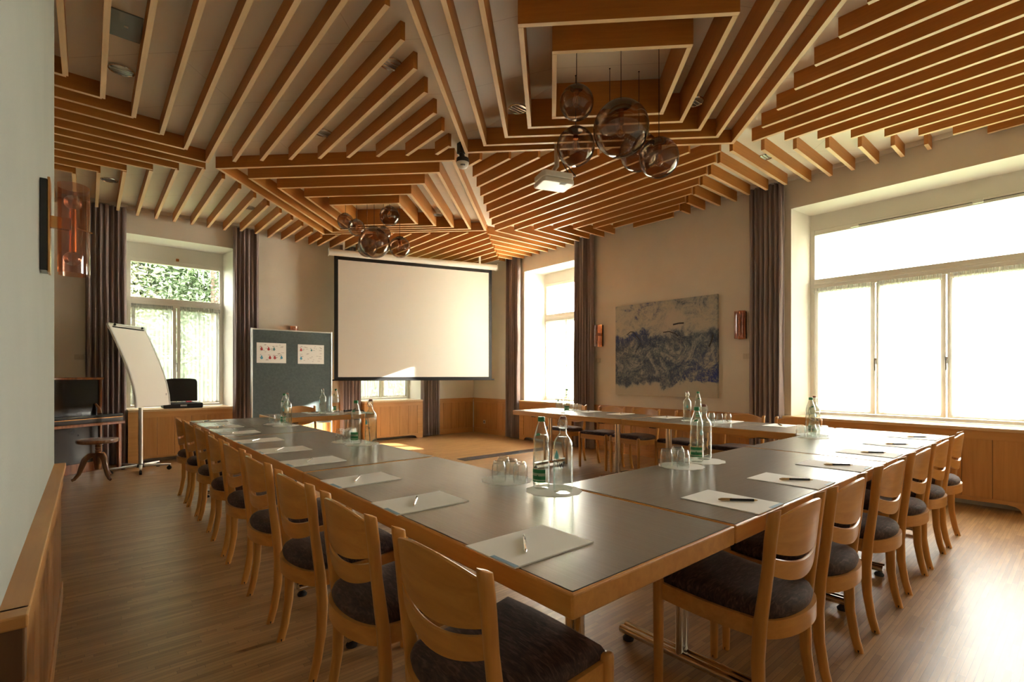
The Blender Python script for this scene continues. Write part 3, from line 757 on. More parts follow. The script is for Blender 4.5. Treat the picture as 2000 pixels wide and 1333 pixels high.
# ------------------------------------------------------------------ chairs
def chair_proto(label):
    root = thing('dining_chair', label, 'chair')
    prof = [(0, -.036), (.07, -.018), (.18, -.002), (.30, 0), (.42, -.008), (.52, -.019), (.60, -.028), (.70, -.038), (.775, -.047)]
    def yb(z):
        for (a, b), (c, d) in zip(prof[:-1], prof[1:]):
            if z <= c: return b+(d-b)*(z-a)/(c-a)
        return prof[-1][1]
    for sx in (-1, 1):
        rings = []
        for z, y in prof+[(.792, -.049), (.797, -.050)]:
            wy = .034+.010*math.exp(-((z-.35)/.2)**2)+(0.004 if z > .6 else 0); wx = .028
            if z > .795: wy *= .8; wx *= .7
            cy = y+wy/2; cx = sx*.203; rr = []
            for k in range(12):
                a = 2*PI*k/12+PI/12
                ca, sa = math.cos(a), math.sin(a)
                e = .62
                px_ = cx+wx/2*math.copysign(abs(ca)**e, ca); py_ = cy+wy/2*math.copysign(abs(sa)**e, sa)
                zz = z
                if z > .78: zz = z-.010*(py_-cy)/wy*2*.6
                rr.append((px_, py_, zz))
            rings.append(rr)
        g = G(); g.loft(rings)
        o = g.build('rear_leg', 'beech', root, smooth=50)
        c = G(); c.lathe([(.001, 0), (.014, 0), (.015, .012), (.001, .012)], 10, (sx*.203, -.036+.018, .0)); c.build('foot_pad', 'rubber', o)
    # seat outline
    def outline(ins=0, n=9):
        pts = []
        xf = .218-ins; yf = .395-ins; xr = .200-ins
        for k in range(6): t = k/5; pts.append((-xf+2*xf*t, yf+.008*math.sin(PI*t)))
        for k in range(1, 7): t = k/7; pts.append((xf+(xr-xf)*t, yf+(.04-yf)*t))
        for k in range(0, 17):
            a = PI*k/16; pts.append((xr*math.cos(a), .04-(.105-ins)*math.sin(a)**.9))
        for k in range(1, 7): t = 1-k/7; pts.append((-(xf+(xr-xf)*t), yf+(.04-yf)*t))
        return pts
    def off(y): return .020*max(0, (y-.14)/.26)**1.6+.006*max(0, (.10-y)/.16)**2-.004
    O = outline(0); I = outline(.018); n = len(O); rings = []
    for P_, za in ((O, .372), (O, .432), (I, .432), (I, .372)):
        rings.append([(x, y, za+off(y)) for x, y in P_])
    g = G(); g.loft(rings, loop=True, caps=False); g.build('seat_frame', 'beechX', root, smooth=45)
    g = G(); rings = []
    for ins, z in ((.02, .418), (.012, .440), (.010, .452), (.018, .468), (.035, .479), (.075, .486), (.13, .489), (.18, .490)):
        rings.append([(x, y if y < .2 else y, z+off(y)) for x, y in outline(ins)])
    g.loft(rings); g.build('seat', 'seat', root, smooth=60)
    for sx in (-1, 1):
        g = G(); rings = []
        for z, w_, t_ in ((.0, .013, .014), (.02, .014, .015), (.30, .016, .018), (.45, .016, .019), (.462, .014, .017), (.466, .009, .011)):
            rings.append([(sx*.214+w_*math.copysign(abs(math.cos(a))**.6, math.cos(a)), .385+t_*math.copysign(abs(math.sin(a))**.6, math.sin(a)), z) for a in [2*PI*(k+.5)/12 for k in range(12)]])
        g.loft(rings); o = g.build('front_leg', 'beech', root, smooth=50)
        c = G(); c.lathe([(.001, 0), (.013, 0), (.014, .012), (.001, .012)], 10, (sx*.214, .385, 0)); c.build('foot_pad', 'rubber', o)
    # curved back boards
    def board(name, top, bot):
        g = G(); m = 16; rings = []
        for i in range(m+1):
            x = -.192+.384*i/m; t = x/.192; q = 1-t*t
            zt = top(q); zb = bot(q); ring = []
            K = 6
            for k in range(K+1):
                z = zb+(zt-zb)*k/K; ring.append((x, yb(z)+.008-.034*q, z))
            ring.append((x, yb(zt)+.014-.034*q, zt+.003))
            for k in range(K, -1, -1):
                z = zb+(zt-zb)*k/K; ring.append((x, yb(z)+.020-.034*q, z))
            rings.append(ring)
        g.loft(rings); g.build(name, 'beechX', root, smooth=45)
    board('backrest', lambda q: .768+.034*q, lambda q: .657-.032*q)
    board('lower_backrest', lambda q: .640-.036*q, lambda q: .584-.044*q)
    return root
chair0 = chair_proto('x')
first = True
def put_chair(x, y, rz, label, grp):
    global first
    if first:
        chair0.location = (x, y, 0); chair0.rotation_euler = (0, 0, rz); chair0['label'] = label; chair0['group'] = grp; first = False; return
    dup(chair0, label, (x, y, 0), rz, grp)
GL = 'chairs along the left side of the tables'
ysL = [(1.085, .703, 0), (1.66, .70, -1), (2.24, .70, 1), (2.855, .705, 0), (3.46, .715, 1), (4.04, .72, -1), (4.70, .735, 0), (5.285, .735, 1), (5.86, .73, 0)]
namL = ['nearest', 'second', 'third', 'fourth', 'fifth', 'sixth', 'seventh', 'eighth', 'farthest']
for (y, x, j), nm in zip(ysL, namL):
    put_chair(x, y, R(-90+j), '%s beech chair with dark seat in the row along the left table edge' % nm, GL)
GRr = 'chairs along the right side of the tables'
for (x, y, j), nm in zip([(1.865, .69, 0), (2.40, .69, 1), (3.066, .69, -1), (3.705, .69, 0), (4.27, .69, 0), (4.865, .69, 1)], ['nearest', 'second', 'third', 'fourth', 'fifth', 'farthest']):
    put_chair(x, y, R(j), '%s beech chair with dark seat in the row along the right table edge' % nm, GRr)
GA = 'chairs along the painting wall'
for (y, x, j), nm in zip([(4.95, 5.42, 0), (4.28, 5.42, 2), (3.74, 5.42, -3), (3.10, 5.43, 0), (2.47, 5.40, 2), (1.93, 5.40, 0)],
                         ['leftmost', 'second from left', 'third from left', 'third from right', 'second from right', 'rightmost']):
    put_chair(x, y, R(90+j), '%s of the beech chairs facing the camera below the painting' % nm, GA)
put_chair(2.20, 7.02, R(180), 'single beech chair behind the small table by the pinboard', 'chair at the small table')

# ------------------------------------------------------------------ tables
def table(x0, x1, y0, y1, label, long_axis, group='meeting tables in a U shape'):
    cx, cy = (x0+x1)/2, (y0+y1)/2
    Lx = (x1-x0 if long_axis == 'X' else y1-y0); W = (y1-y0 if long_axis == 'X' else x1-x0)
    root = thing('meeting_table', label, 'table', (cx, cy, 0), 0 if long_axis == 'X' else R(90), group)
    g = G(); a, b = Lx/2-.0015, W/2-.0015
    g.box(-a, a, -b, b, .690, .7492); g.build('edge_frame', 'beechX', root, bevel=.006, seg=3)
    g = G(); g.box(-a+.0085, a-.0085, -b+.0085, b-.0085, .748, .7497); g.build('seam', 'black', root)
    g = G(); g.box(-a+.0105, a-.0105, -b+.0105, b-.0105, .748, .7503); g.build('tabletop', 'laminate', root)
    for sx in (-1, 1):
        fx = sx*(Lx/2-.34 if Lx > 1.5 else Lx/2-.22)
        g = G(); g.tube([(fx-.019, 0, .06), (fx-.019, 0, .69)], .017, 12); g.tube([(fx+.019, 0, .06), (fx+.019, 0, .69)], .017, 12)
        g.build('column', 'chrome', root, smooth=True)
        g = G(); g.tube([(fx-.019, -.30, .052), (fx-.019, .30, .052)], .019, 14); g.tube([(fx+.019, -.30, .052), (fx+.019, .30, .052)], .019, 14)
        o = g.build('foot', 'chrome', root, smooth=True)
        c = G()
        for sy in (-.275, .275):
            c.lathe([(.001, 0), (.024, 0), (.026, .010), (.018, .02), (.006, .024), (.006, .035), (.001, .036)], 14, (fx, sy, 0))
        c.build('leveller', 'rubber', o, smooth=True)
        g = G(); g.box(fx-.03, fx+.03, -W/2+.06, W/2-.06, .675, .69); g.build('support', 'black', root)
table(.805, 1.565, .738, 2.525, 'nearest grey topped table at the near corner of the U', 'Y')
table(.805, 1.565, 2.53, 4.325, 'grey topped table in the middle of the left row', 'Y')
table(.805, 1.565, 4.33, 6.13, 'grey topped table at the far end of the left row', 'Y')
table(1.57, 3.345, .738, 1.52, 'grey topped table in the right wing beside the near corner one', 'X')
table(3.35, 5.18, .738, 1.52, 'grey topped table at the right end, shining under the big window', 'X')
table(4.40, 5.17, 1.53, 3.325, 'grey topped table in the row under the painting, right half', 'Y')
table(4.40, 5.17, 3.33, 5.14, 'grey topped table in the row under the painting, left half', 'Y')
table(1.585, 2.76, 5.86, 6.60, 'small grey topped table in front of the pinboard', 'X', 'small table')

# ------------------------------------------------------------------ writing pads and pens
def pad_proto():
    root = thing('writing_pad', 'x', 'writing pad')
    g = G(); g.box(-.105, .105, -.1485, .1485, 0, .0035); g.build('paper_block', 'paper', root)
    g = G(); g.box(.005, .104, -.1480, -.134, .0035, .0040); g.build('blue_strip', 'bluestrip', root)
    return root
def pen_proto(dark):
    root = thing('pen', 'x', 'pen')
    g = G(); g.tube([(0, -.058, .0052), (0, .03, .0052)], .0048, 10); g.build('barrel', 'gloss_black' if dark else 'chrome', root, smooth=True)
    g = G(); g.tube([(0, -.072, .0052), (0, -.058, .0052)], [.0015, .0046], 10); g.build('tip', 'gold' if dark else 'chrome', root, smooth=True)
    g = G(); g.tube([(0, .03, .0052), (0, .062, .0052), (0, .066, .0052), (0, .07, .0052)], [.0048, .0048, .003, .003], 10); g.build('cap', 'gold' if dark else 'chrome', root, smooth=True)
    g = G(); g.box(-.0012, .0012, .02, .06, .0095, .0108); g.build('clip', 'gold' if dark else 'black', root)
    return root
pad0 = pad_proto(); penD = pen_proto(True); penL = pen_proto(False); used = set()
def put(proto, loc, rz, label, grp):
    if proto.name not in used:
        used.add(proto.name); proto.location = loc; proto.rotation_euler = (0, 0, rz); proto['label'] = label; proto['group'] = grp; return proto
    return dup(proto, label, loc, rz, grp)
TZ = .7503
def seatset(x, y, rz, lab, grp, pen, prz, px=0, py=0):
    put(pad0, (x, y, TZ), rz, 'white writing pad %s' % lab, 'white writing pads '+grp)
    c, s = math.cos(rz), math.sin(rz)
    put(pen, (x+px*c-py*s, y+px*s+py*c, TZ+.0036), prz, '%s pen on the pad %s' % ('black' if pen is penD else 'silver', lab), 'pens '+grp)
for i, (y, j) in enumerate([(1.033, 0), (1.643, -1), (2.17, 1), (2.812, 1), (3.364, -1), (3.957, 1), (4.61, -1), (5.20, 1), (5.90, 2)]):
    seatset(.95, y, R(-90+j), 'in front of the %s chair of the left row' % namL[i], 'along the left row', penL if i < 7 else penD, R(-40+[0, 5, 6, 8, 4, 0, 10, 5, 0][i]), .0, -.02)
for i, (x, j) in enumerate([(1.855, 0), (2.42, 0), (2.99, 2), (3.63, 0), (4.19, -1), (4.80, 0)]):
    seatset(x, .892, R(j), 'in front of the %s chair of the right row' % ['nearest', 'second', 'third', 'fourth', 'fifth', 'farthest'][i], 'along the right row', penD, R(43), .01, -.02)
for (y, j, lab) in [(4.30, 0, 'second from left'), (3.78, 3, 'third from left'), (3.14, -4, 'third from right'), (2.44, 2, 'second from right'), (1.93, 0, 'rightmost')]:
    seatset(4.99, y, R(90+j), 'in front of the %s chair under the painting' % lab, 'under the painting', penD, R(125), .0, .0)
seatset(2.18, 6.43, R(180), 'on the small table by the pinboard', 'on the small table', penD, R(60))

# ------------------------------------------------------------------ bottles, glasses, doilies
def wrap(g, rad, pts2, mi=0, n=1):
    """flat polygon (angle-distance a, height z) bent round a cylinder"""
    vs = [(rad*math.cos(a/rad), rad*math.sin(a/rad), z) for a, z in pts2]
    g.add(vs, [tuple(range(len(vs)))], mi)
def wraprect(g, rad, a0, a1, z0, z1, mi=0, n=8, nz=1, radf=None):
    for i in range(n):
        p = a0+(a1-a0)*i/n; q = a0+(a1-a0)*(i+1)/n
        wrap(g, rad, [(p, z0), (q, z0), (q, z1), (p, z1)], mi)
def stroke(g, rad, p, q, w, mi=0):
    d = Vector((q[0]-p[0], q[1]-p[1])); d.normalize(); nn = Vector((-d.y, d.x))*w/2
    wrap(g, rad, [(p[0]-nn.x, p[1]-nn.y), (q[0]-nn.x, q[1]-nn.y), (q[0]+nn.x, q[1]+nn.y), (p[0]+nn.x, p[1]+nn.y)], mi)
def green_bottle():
    root = thing('water_bottle', 'x', 'bottle')
    pr = [(.001, .004), (.028, .0), (.034, .006), (.036, .02), (.036, .115), (.0365, .150), (.034, .165), (.0315, .178), (.0335, .192), (.034, .205), (.031, .222), (.024, .245), (.017, .268), (.0135, .280), (.013, .290)]
    g = G(); g.lathe(pr, 28); g.lathe([(max(.001, r-.0025), z+.002) for r, z in pr[2:]], 28); g.build('glass_body', 'bottle', root, smooth=50)
    g = G(); g.lathe([(.0325, .012), (.033, .02), (.033, .115), (.0335, .150), (.031, .165), (.0285, .178), (.030, .192), (.030, .205), (.026, .225), (.001, .2255)], 24); g.build('water', 'water', root, smooth=50)
    g = G(); g.lathe([(.001, .302), (.0135, .302), (.015, .299), (.0155, .284), (.0135, .282)], 20); g.build('screw_cap', 'greencap', root, smooth=True)
    g = G(); r = .0368
    wraprect(g, r, -.034, .034, .030, .083, 0, 10)
    wraprect(g, r+.0003, -.034, .034, .056, .068, 1, 10); wraprect(g, r+.0003, -.034, .034, .036, .041, 1, 10)
    for a in (0,):
        wrap(g, r+.0006, [(a-.009, .044), (a-.005, .044), (a, .060), (a-.002, .062)], 2); wrap(g, r+.0006, [(a+.009, .044), (a+.005, .044), (a, .060), (a+.002, .062)], 2)
    g.build('label', ['green', 'palegreen', 'greencap'], root)
    g = G(); vs = []
    for a0, z, r_ in ((-.012, .222, .0313), (.012, .226, .0298), (.004, .236, .0272), (-.010, .232, .0283)): vs.append((r_*math.cos(a0/.03)+.0008, r_*math.sin(a0/.03), z))
    g.add(vs, [(0, 1, 2, 3)]); g.build('neck_mark', 'greencap', root)
    return root
def swing_bottle():
    root = thing('swing_top_bottle', 'x', 'bottle')
    pr = [(.001, .005), (.032, .0), (.038, .005), (.0405, .018), (.0405, .190), (.039, .203), (.033, .217), (.022, .230), (.0155, .242), (.014, .265), (.0155, .285), (.0155, .296), (.012, .298)]
    g = G(); g.lathe(pr, 28); g.lathe([(max(.001, r-.0025), z+.003) for r, z in pr[2:]], 28); g.build('glass_body', 'bottle', root, smooth=50)
    g = G(); g.lathe([(.037, .012), (.0375, .02), (.0375, .190), (.036, .202), (.030, .214), (.019, .226), (.001, .2265)], 24); g.build('water', 'water', root, smooth=50)
    g = G(); g.lathe([(.001, .312), (.010, .311), (.0125, .305), (.0125, .299), (.008, .297), (.001, .297)], 16); g.build('stopper', 'stopper', root, smooth=True)
    g = G()
    for s in (-1, 1):
        g.tube([(0, s*.017, .262), (.004, s*.020, .285), (0, s*.014, .306), (0, s*.006, .309)], .0012, 6)
        g.tube([(0, s*.017, .262), (.018, s*.018, .268), (.026, s*.010, .288)], .0012, 6)
    g.tube([(.026, -.010, .288), (.028, 0, .296), (.026, .010, .288)], .0012, 6)
    g.tube([(.0165*math.cos(2*PI*k/16), .0165*math.sin(2*PI*k/16), .262) for k in range(16)], .0012, 6, loop=True)
    g.build('wire_clip', 'chrome', root, smooth=True)
    g = G(); r = .0411
    # water drop mark and the letters of the printed name
    drop = []
    for k in range(22):
        t = 2*PI*k/22; drop.append((-.011+.0105*math.sin(t)*(1-.75*max(0, math.cos(t))), .152+(.026 if math.cos(t) > 0 else .013)*math.cos(t)))
    wrap(g, r, drop, 0)
    def W(a, z, h, w): # drawn mirrored in a so that it reads correctly from outside
        for p, q in (((0, 1), (.25, 0)), ((.25, 0), (.5, .9)), ((.5, .9), (.75, 0)), ((.75, 0), (1, 1))):
            stroke(g, r, (a+p[0]*w, z+p[1]*h), (a+q[0]*w, z+q[1]*h), .0022, 1)
    def Tt(a, z, h, w):
        stroke(g, r, (a, z+h), (a+w, z+h), .0022, 1); stroke(g, r, (a+w/2, z), (a+w/2, z+h), .0022, 1)
    Tt(-.012, .108, .020, .011); W(.001, .108, .020, .020)
    g.build('printed_mark', ['cyan', 'ink'], root)
    return root
def tumbler():
    root = thing('water_glass', 'x', 'glass')
    pr = [(.031, 0), (.0325, .02), (.033, .05), (.031, .072), (.0265, .086), (.024, .092), (.012, .093), (.001, .092)]
    g = G(); g.lathe(pr, 24); g.lathe([(max(.001, r-.002), min(z, .082)) for r, z in pr], 24); g.build('bowl', 'tumbler', root, smooth=50)
    return root
def doily_proto():
    g = G(); n = 96; r1 = []; 
    ring = lambda rr, z: [(rr*(1+(.07*abs(math.sin(11*2*PI*i/n/2*1))) if rr > .08 else rr)*math.cos(2*PI*i/n) if rr > .08 else rr*math.cos(2*PI*i/n),
                           rr*(1+(.07*abs(math.sin(11*2*PI*i/n/2*1))))*math.sin(2*PI*i/n) if rr > .08 else rr*math.sin(2*PI*i/n), z) for i in range(n)]
    g.loft([ring(.001, .0006), ring(.095, .0006), ring(.110, .0010), ring(.110, .0004), ring(.001, .0001)], caps=False)
    o = g.build('paper_doily', 'doily'); return tag(o, 'x', 'doily')
GB = green_bottle(); SB = swing_bottle(); GLS = tumbler(); DO = doily_proto()
def cset(where, gb, sb, glasses, dg, db, turn=R(225), grp=None):
    """one group of refreshments: bottle with green cap, swing-top bottle, upside-down glasses, two paper doilies"""
    put(GB, (gb[0], gb[1], TZ+.0012), turn, 'green capped water bottle %s' % where, 'green capped water bottles')
    put(SB, (sb[0], sb[1], TZ+.0012), turn, 'swing top water bottle with printed mark %s' % where, 'swing top water bottles')
    nm = ['front', 'second', 'third', 'back', 'side']
    for i, (a, b) in enumerate(glasses): put(GLS, (a, b, TZ+.0012), 0, '%s upside-down glass %s' % (nm[i], where), 'glasses %s' % where)
    for (p, l) in ((dg, 'under the glasses'), (db, 'under the bottles')):
        if p: put(DO, (p[0], p[1], TZ), R(random.uniform(0, 40)), 'scalloped white doily %s %s' % (l, where), 'paper doilies')
cset('at the near inner corner', (1.462, 1.520), (1.474, 1.405), [(1.462, 1.655), (1.480, 1.735), (1.497, 1.815), (1.405, 1.735)], (1.455, 1.74), (1.470, 1.455), R(200))
cset('on the right wing beside the near corner', (2.56, 1.425), (2.668, 1.440), [(2.335, 1.375), (2.385, 1.430), (2.44, 1.470), (2.30, 1.45)], (2.375, 1.41), (2.615, 1.415), R(205))
cset('on the middle table of the left row', (1.42, 3.335), (1.487, 3.245), [(1.40, 3.44), (1.44, 3.50), (1.48, 3.55), (1.38, 3.52)], (1.43, 3.49), (1.45, 3.30), R(215))
cset('on the last table of the left row', (1.43, 5.02), (1.42, 4.90), [(1.40, 5.10), (1.42, 5.18), (1.44, 5.26), (1.36, 5.18)], (1.40, 5.18), (1.425, 4.96), R(215))
cset('on the small table', (2.40, 6.26), (2.20, 6.16), [(2.31, 6.20)], None, (2.31, 6.22), R(200))
cset('on the left table under the painting', (4.62, 4.34), (4.56, 4.42), [(5.05, 4.64), (5.00, 4.55), (5.08, 4.54), (4.98, 4.72)], (5.03, 4.61), (4.59, 4.38), R(225))
cset('on the right table under the painting', (4.95, 2.74), (4.70, 2.72), [(4.78, 2.50), (4.83, 2.44), (4.88, 2.38), (4.86, 2.54)], (4.84, 2.46), (4.82, 2.73), R(225))
cset('on the shining right end table', (4.34, 1.45), (4.455, 1.462), [(4.19, 1.47), (4.215, 1.40), (4.25, 1.33), (4.29, 1.40)], (4.235, 1.40), (4.40, 1.46), R(225))

# microphone-like gadget and cable on the small table
root = thing('handheld_microphone', 'black handheld device lying on the small table', 'microphone', (2.62, 6.36, TZ), R(20))
g = G(); g.tube([(-.09, 0, .014), (-.05, 0, .014)], .014, 10); g.build('head', 'black', root, smooth=True)
g = G(); g.tube([(-.05, 0, .014), (.03, 0, .014), (.10, 0, .03)], .009, 10); g.build('grip', 'gloss_black', root, smooth=True)
g = G(); g.tube([(2.70, 6.40, .758), (2.775, 6.30, .762), (2.80, 6.2, .70), (2.81, 6.16, .40), (2.80, 6.15, .05), (2.83, 6.2, .006), (3.1, 6.5, .006), (3.6, 7.4, .006)], .006, 8)
tag(g.build('cable', 'black', smooth=True), 'black cable hanging off the small table to the floor', 'cable')

# ------------------------------------------------------------------ projection screen
A_ = Vector((3.12, 8.47)); B_ = Vector((6.08, 7.585)); sd = (B_-A_); sl = sd.length; ang = math.atan2(sd.y, sd.x)
root = thing('projection_screen', 'large white pull-down projection screen with black border', 'projection screen', (A_.x, A_.y, 1.13), ang)
g = G(); g.tube([(0, 0, 2.20), (sl, 0, 2.20)], .055, 20); g.build('housing', 'white_plastic', root, smooth=True)
for xx in (-.006, sl-.006):
    g = G(); g.box(xx, xx+.012, -.06, .06, 2.14, 2.262); g.build('end_cap', 'white_plastic', root, bevel=.004)
for xx in (.25, sl-.35):
    g = G(); g.box(xx-.015, xx+.015, -.02, .02, 2.25, CE-1.13-.001); g.build('ceiling_bracket', 'white_plastic', root)
g = G(); g.box(.155, sl-.165, -.0015, .0015, .065, 2.085); g.build('screen_surface', 'screen', root)
g = G(); g.box(.09, .155, -.002, .002, .02, 2.17); g.box(sl-.165, sl-.10, -.002, .002, .02, 2.17); g.box(.155, sl-.165, -.002, .002, 2.085, 2.17); g.box(.155, sl-.165, -.002, .002, .02, .065); g.build('black_border', 'black', root)
g = G(); g.box(.04, sl-.05, -.012, .012, .0, .025); g.build('bottom_bar', 'black', root, bevel=.004)

# ------------------------------------------------------------------ pinboard
root = thing('pinboard', 'tall dark grey felt pinboard on legs', 'pinboard', (2.51, 8.37, 0))
g = G(); g.box(-.60, .605, -.012, .012, .45, 1.93); g.build('felt_panel', 'felt', root)
g = G(); g.box(-.60, .605, -.016, .016, 1.93, 1.95); g.box(-.60, .605, -.016, .016, .43, .45); g.build('frame_rail', 'alu', root, bevel=.003)
for sx, x in ((-1, -.615), (1, .605)):
    g = G(); g.box(x, x+.022, -.018, .018, .03, 1.955); g.build('leg', 'alu', root, bevel=.004)
    g = G(); g.box(x, x+.022, -.21, .21, .0, .03); g.build('foot', 'alu', root, bevel=.004)
def poster(x, z, w, h, label, marks):
    r = thing('poster', label, 'poster', (2.51+x, 8.37-.014, z), 0, 'posters on the pinboard')
    g = G(); m = 10; pts = [(-w/2+w*i/m, -.0015-.0012*abs(math.sin(PI*i/m))) for i in range(m+1)]
    vs = [(a, b, -h/2) for a, b in pts]+[(a, b, h/2) for a, b in pts]
    g.add(vs, [(i, i+1, m+2+i, m+1+i) for i in range(m)]); g.build('sheet', 'paper', r, solid=.0005)
    for mt in ('red', 'blue', 'teal', 'greyink'):
        g = G()
        for (mx, mz, s, c) in marks:
            if c != mt: continue
            if c == 'greyink':
                g.box(mx-s, mx+s, -.0040, -.0035, mz-.003, mz+.003)
            else:
                pts = [(mx+s*.6*math.sin(t)*(1.25 if math.cos(t) < 0 else .7), mz-s*math.cos(t)*-1) for t in [2*PI*k/14 for k in range(14)]]
                g.add([(a, -.0040, b) for a, b in pts], [tuple(range(14))])
                g.box(mx-.02, mx-.004, -.0040, -.0037, mz+s*1.25, mz+s*1.25+.006)
        if g.v: g.build('drawing', mt, r)
random.seed(3)
scr = [(random.uniform(-.17, .17), random.uniform(-.12, .13), random.uniform(.008, .022), 'greyink') for _ in range(34)]
poster(-.322, 1.575, .43, .315, 'left drawing sheet with red and blue figures on the pinboard', [(-.145, .065, .028, 'red'), (-.045, .065, .028, 'red'), (.035, .065, .026, 'teal'), (-.145, -.07, .03, 'blue'), (-.025, -.07, .028, 'red'), (.045, -.07, .028, 'red'), (.145, -.065, .028, 'blue')]+scr)
random.seed(5)
scr = [(random.uniform(-.17, .17), random.uniform(-.12, .13), random.uniform(.008, .022), 'greyink') for _ in range(34)]
poster(.282, 1.570, .42, .315, 'right drawing sheet with one red and one blue figure on the pinboard', [(-.16, .07, .026, 'red'), (-.16, -.065, .028, 'blue'), (.005, .07, .02, 'teal')]+scr)

# ------------------------------------------------------------------ painting
g = G(); g.box(6.355, 6.3998, 3.245, 4.915, .92, 2.31)
root = thing('painting', 'large abstract blue and grey painting on raw canvas', 'painting', (6.375, 4.08, .92))
o = g.build('canvas', 'painting', root); 
for v in o.data.vertices: v.co -= Vector((6.375, 4.08, .92))
g = G()
def blot(y, z, pts, w):
    for p, q in zip(pts[:-1], pts[1:]):
        d = Vector((q[0]-p[0], q[1]-p[1])); 
        if d.length == 0: continue
        d.normalize(); n_ = Vector((-d.y, d.x))*w/2
        vs = [(-.0215, y-a, z+b) for a, b in ((p[0]-n_.x, p[1]-n_.y), (q[0]-n_.x, q[1]-n_.y), (q[0]+n_.x, q[1]+n_.y), (p[0]+n_.x, p[1]+n_.y))]
        g.add(vs, [(0, 1, 2, 3)])
blot(.62, .93, [(0, 0), (.07, .045), (.12, .04), (.19, -.04), (.25, -.10)], .012)
blot(-.02, .90, [(0, .03), (.10, .035), (.20, 0), (.24, -.04)], .014)
blot(.36, .80, [(0, 0), (-.05, -.07), (-.10, -.14)], .01)
blot(-.18, 1.03, [(0, 0), (.09, .012), (.17, .01)], .022)
blot(-.78, .85, [(0, 0), (-.03, -.10), (-.06, -.16)], .02)
g.build('brush_strokes', 'ink', root)

# ------------------------------------------------------------------ wall lamps
def wall_lamp(loc, rz, label, small=False):
    """local +y points away from the wall"""
    root = thing('wall_lamp', label, 'wall lamp', loc, rz, 'amber glass wall lamps')
    g = G(); g.box(-.05, .05, .001, .022, -.175, .175); g.build('back_plate', 'gloss_black', root, bevel=.002)
    g = G(); g.box(-.045, .045, .022, .030, -.180, .185); g.build('brass_strip', 'brass', root, bevel=.002)
    g = G(); g.tube([(0, .030, .02), (0, .105, .02)], .009, 10); g.box(-.012, .012, .028, .09, .0, .045); g.tube([(0, .09, .015), (.0, .155, .0)], .003, 6); g.build('arm', 'brass', root, smooth=True)
    n = 20
    g = G()
    for sgn in (0,):
        ring0 = [(.066*math.cos(a), .095+.052*math.sin(a)) for a in [R(-60)+R(300)*k/n for k in range(n+1)]]
        vs = [(x, y, -.175) for x, y in ring0]+[(x, y, .175) for x, y in ring0]
        g.add(vs, [(i, i+1, n+2+i, n+1+i) for i in range(n)])
    g.build('glass_shade', 'amber', root, smooth=60)
    g = G(); g.tube([(0, .095, -.085), (0, .095, .085)], .012, 12); g.build('lamp_tube', 'brass', root, smooth=True)
    for s in (-1, 1):
        g = G(); g.sphere((0, .095, s*.112), .029, 16, 10); g.build('bulb', 'bulb', root, smooth=60)
wall_lamp((-.14, 2.64, 1.805), R(-90), 'amber glass wall lamp on the pale wall at the left edge')
wall_lamp((6.40, 5.245, 1.87), R(90), 'small amber wall lamp left of the painting')
wall_lamp((6.40, 2.925, 1.87), R(90), 'small amber wall lamp right of the painting')
wall_lamp((2.62, YB, 1.87), R(180), 'amber wall lamp with only its top showing above the pinboard')
def thermostat(T, s, d, label):
    c = T(d, s, 1.47); root = thing('wall_thermostat', label, 'thermostat', c, 0, 'wall switches beside the painting')
    P = lambda x, y, z: tuple(a-b for a, b in zip(T(x, y, z), c))
    g = G(); g.box(d-.022, d-.001, s-.055, s+.04, 1.435, 1.505, T=P); g.build('cover', 'socket', root, bevel=.004)
    g = G(); g.box(d-.030, d-.022, s-.01, s+.022, 1.45, 1.49, T=P); g.build('dial', 'socket', root, bevel=.004)
thermostat(TR, 5.31, XR, 'cream wall switch under the left wall lamp'); thermostat(TR, 2.875, XR, 'cream wall switch under the right wall lamp')
thermostat(TB, -.08, YB, 'cream wall switch above the piano')
root = thing('wall_socket', 'small socket low in the wainscot of the far corner', 'socket', (XR-.022, 8.36, .24))
g = G(); g.box(-.012, 0, -.035, .035, -.04, .04); g.build('plate', 'socket', root, bevel=.003)
g = G(); g.box(-.014, -.010, -.015, .015, -.018, .018); g.build('inlet', 'black', root)
g = G(); g.box(4.10, 5.95, 5.83, 6.05, .0005, .006)
root = tag(g.build('floor_duct_cover', 'duct', bevel=.002), 'dark shiny strip set in the floor inside the table ring', 'floor cover')

# ------------------------------------------------------------------ flip chart
hub = Vector((.515, 7.93, 0))
root = thing('flip_chart', 'curved white flip chart on a chrome pole with castors', 'flip chart', hub)
h = Vector((.605, .796, 0)); h.normalize(); nrm = Vector((h.y, -h.x, 0))   # board's writing side looks along nrm
P0 = Vector((.47, 7.85, 0))-hub
prof = [(0, .815), (.012, .95), (.04, 1.10), (.082, 1.25), (.135, 1.40), (.20, 1.56), (.27, 1.72), (.345, 1.875)]
def bp(s, k, off=0):
    q, z = prof[k]; return P0+h*s-nrm*(q+off)+Vector((0, 0, z))
g = G(); g.loft([[bp(0.01, k), bp(.65, k), bp(.65, k, .008), bp(.01, k, .008)] for k in range(len(prof))]); g.build('board', 'white_plastic', root, smooth=50)
for s in (0, .66):
    g = G(); g.loft([[bp(s-.010, k, -.006), bp(s+.010, k, -.006), bp(s+.010, k, .02), bp(s-.010, k, .02)] for k in range(len(prof))]); g.build('side_rail', 'alu', root, smooth=50)
g = G()
a = bp(-.01, 7); b = bp(.67, 7); g.tube([a+Vector((0, 0, .005)), b+Vector((0, 0, .005))], .013, 10); g.build('top_clamp', 'alu', root, smooth=True)
g = G()
for s in (.09, .60):
    p = bp(s, 7, -.014); g.sphere(p, .016, 10, 8)
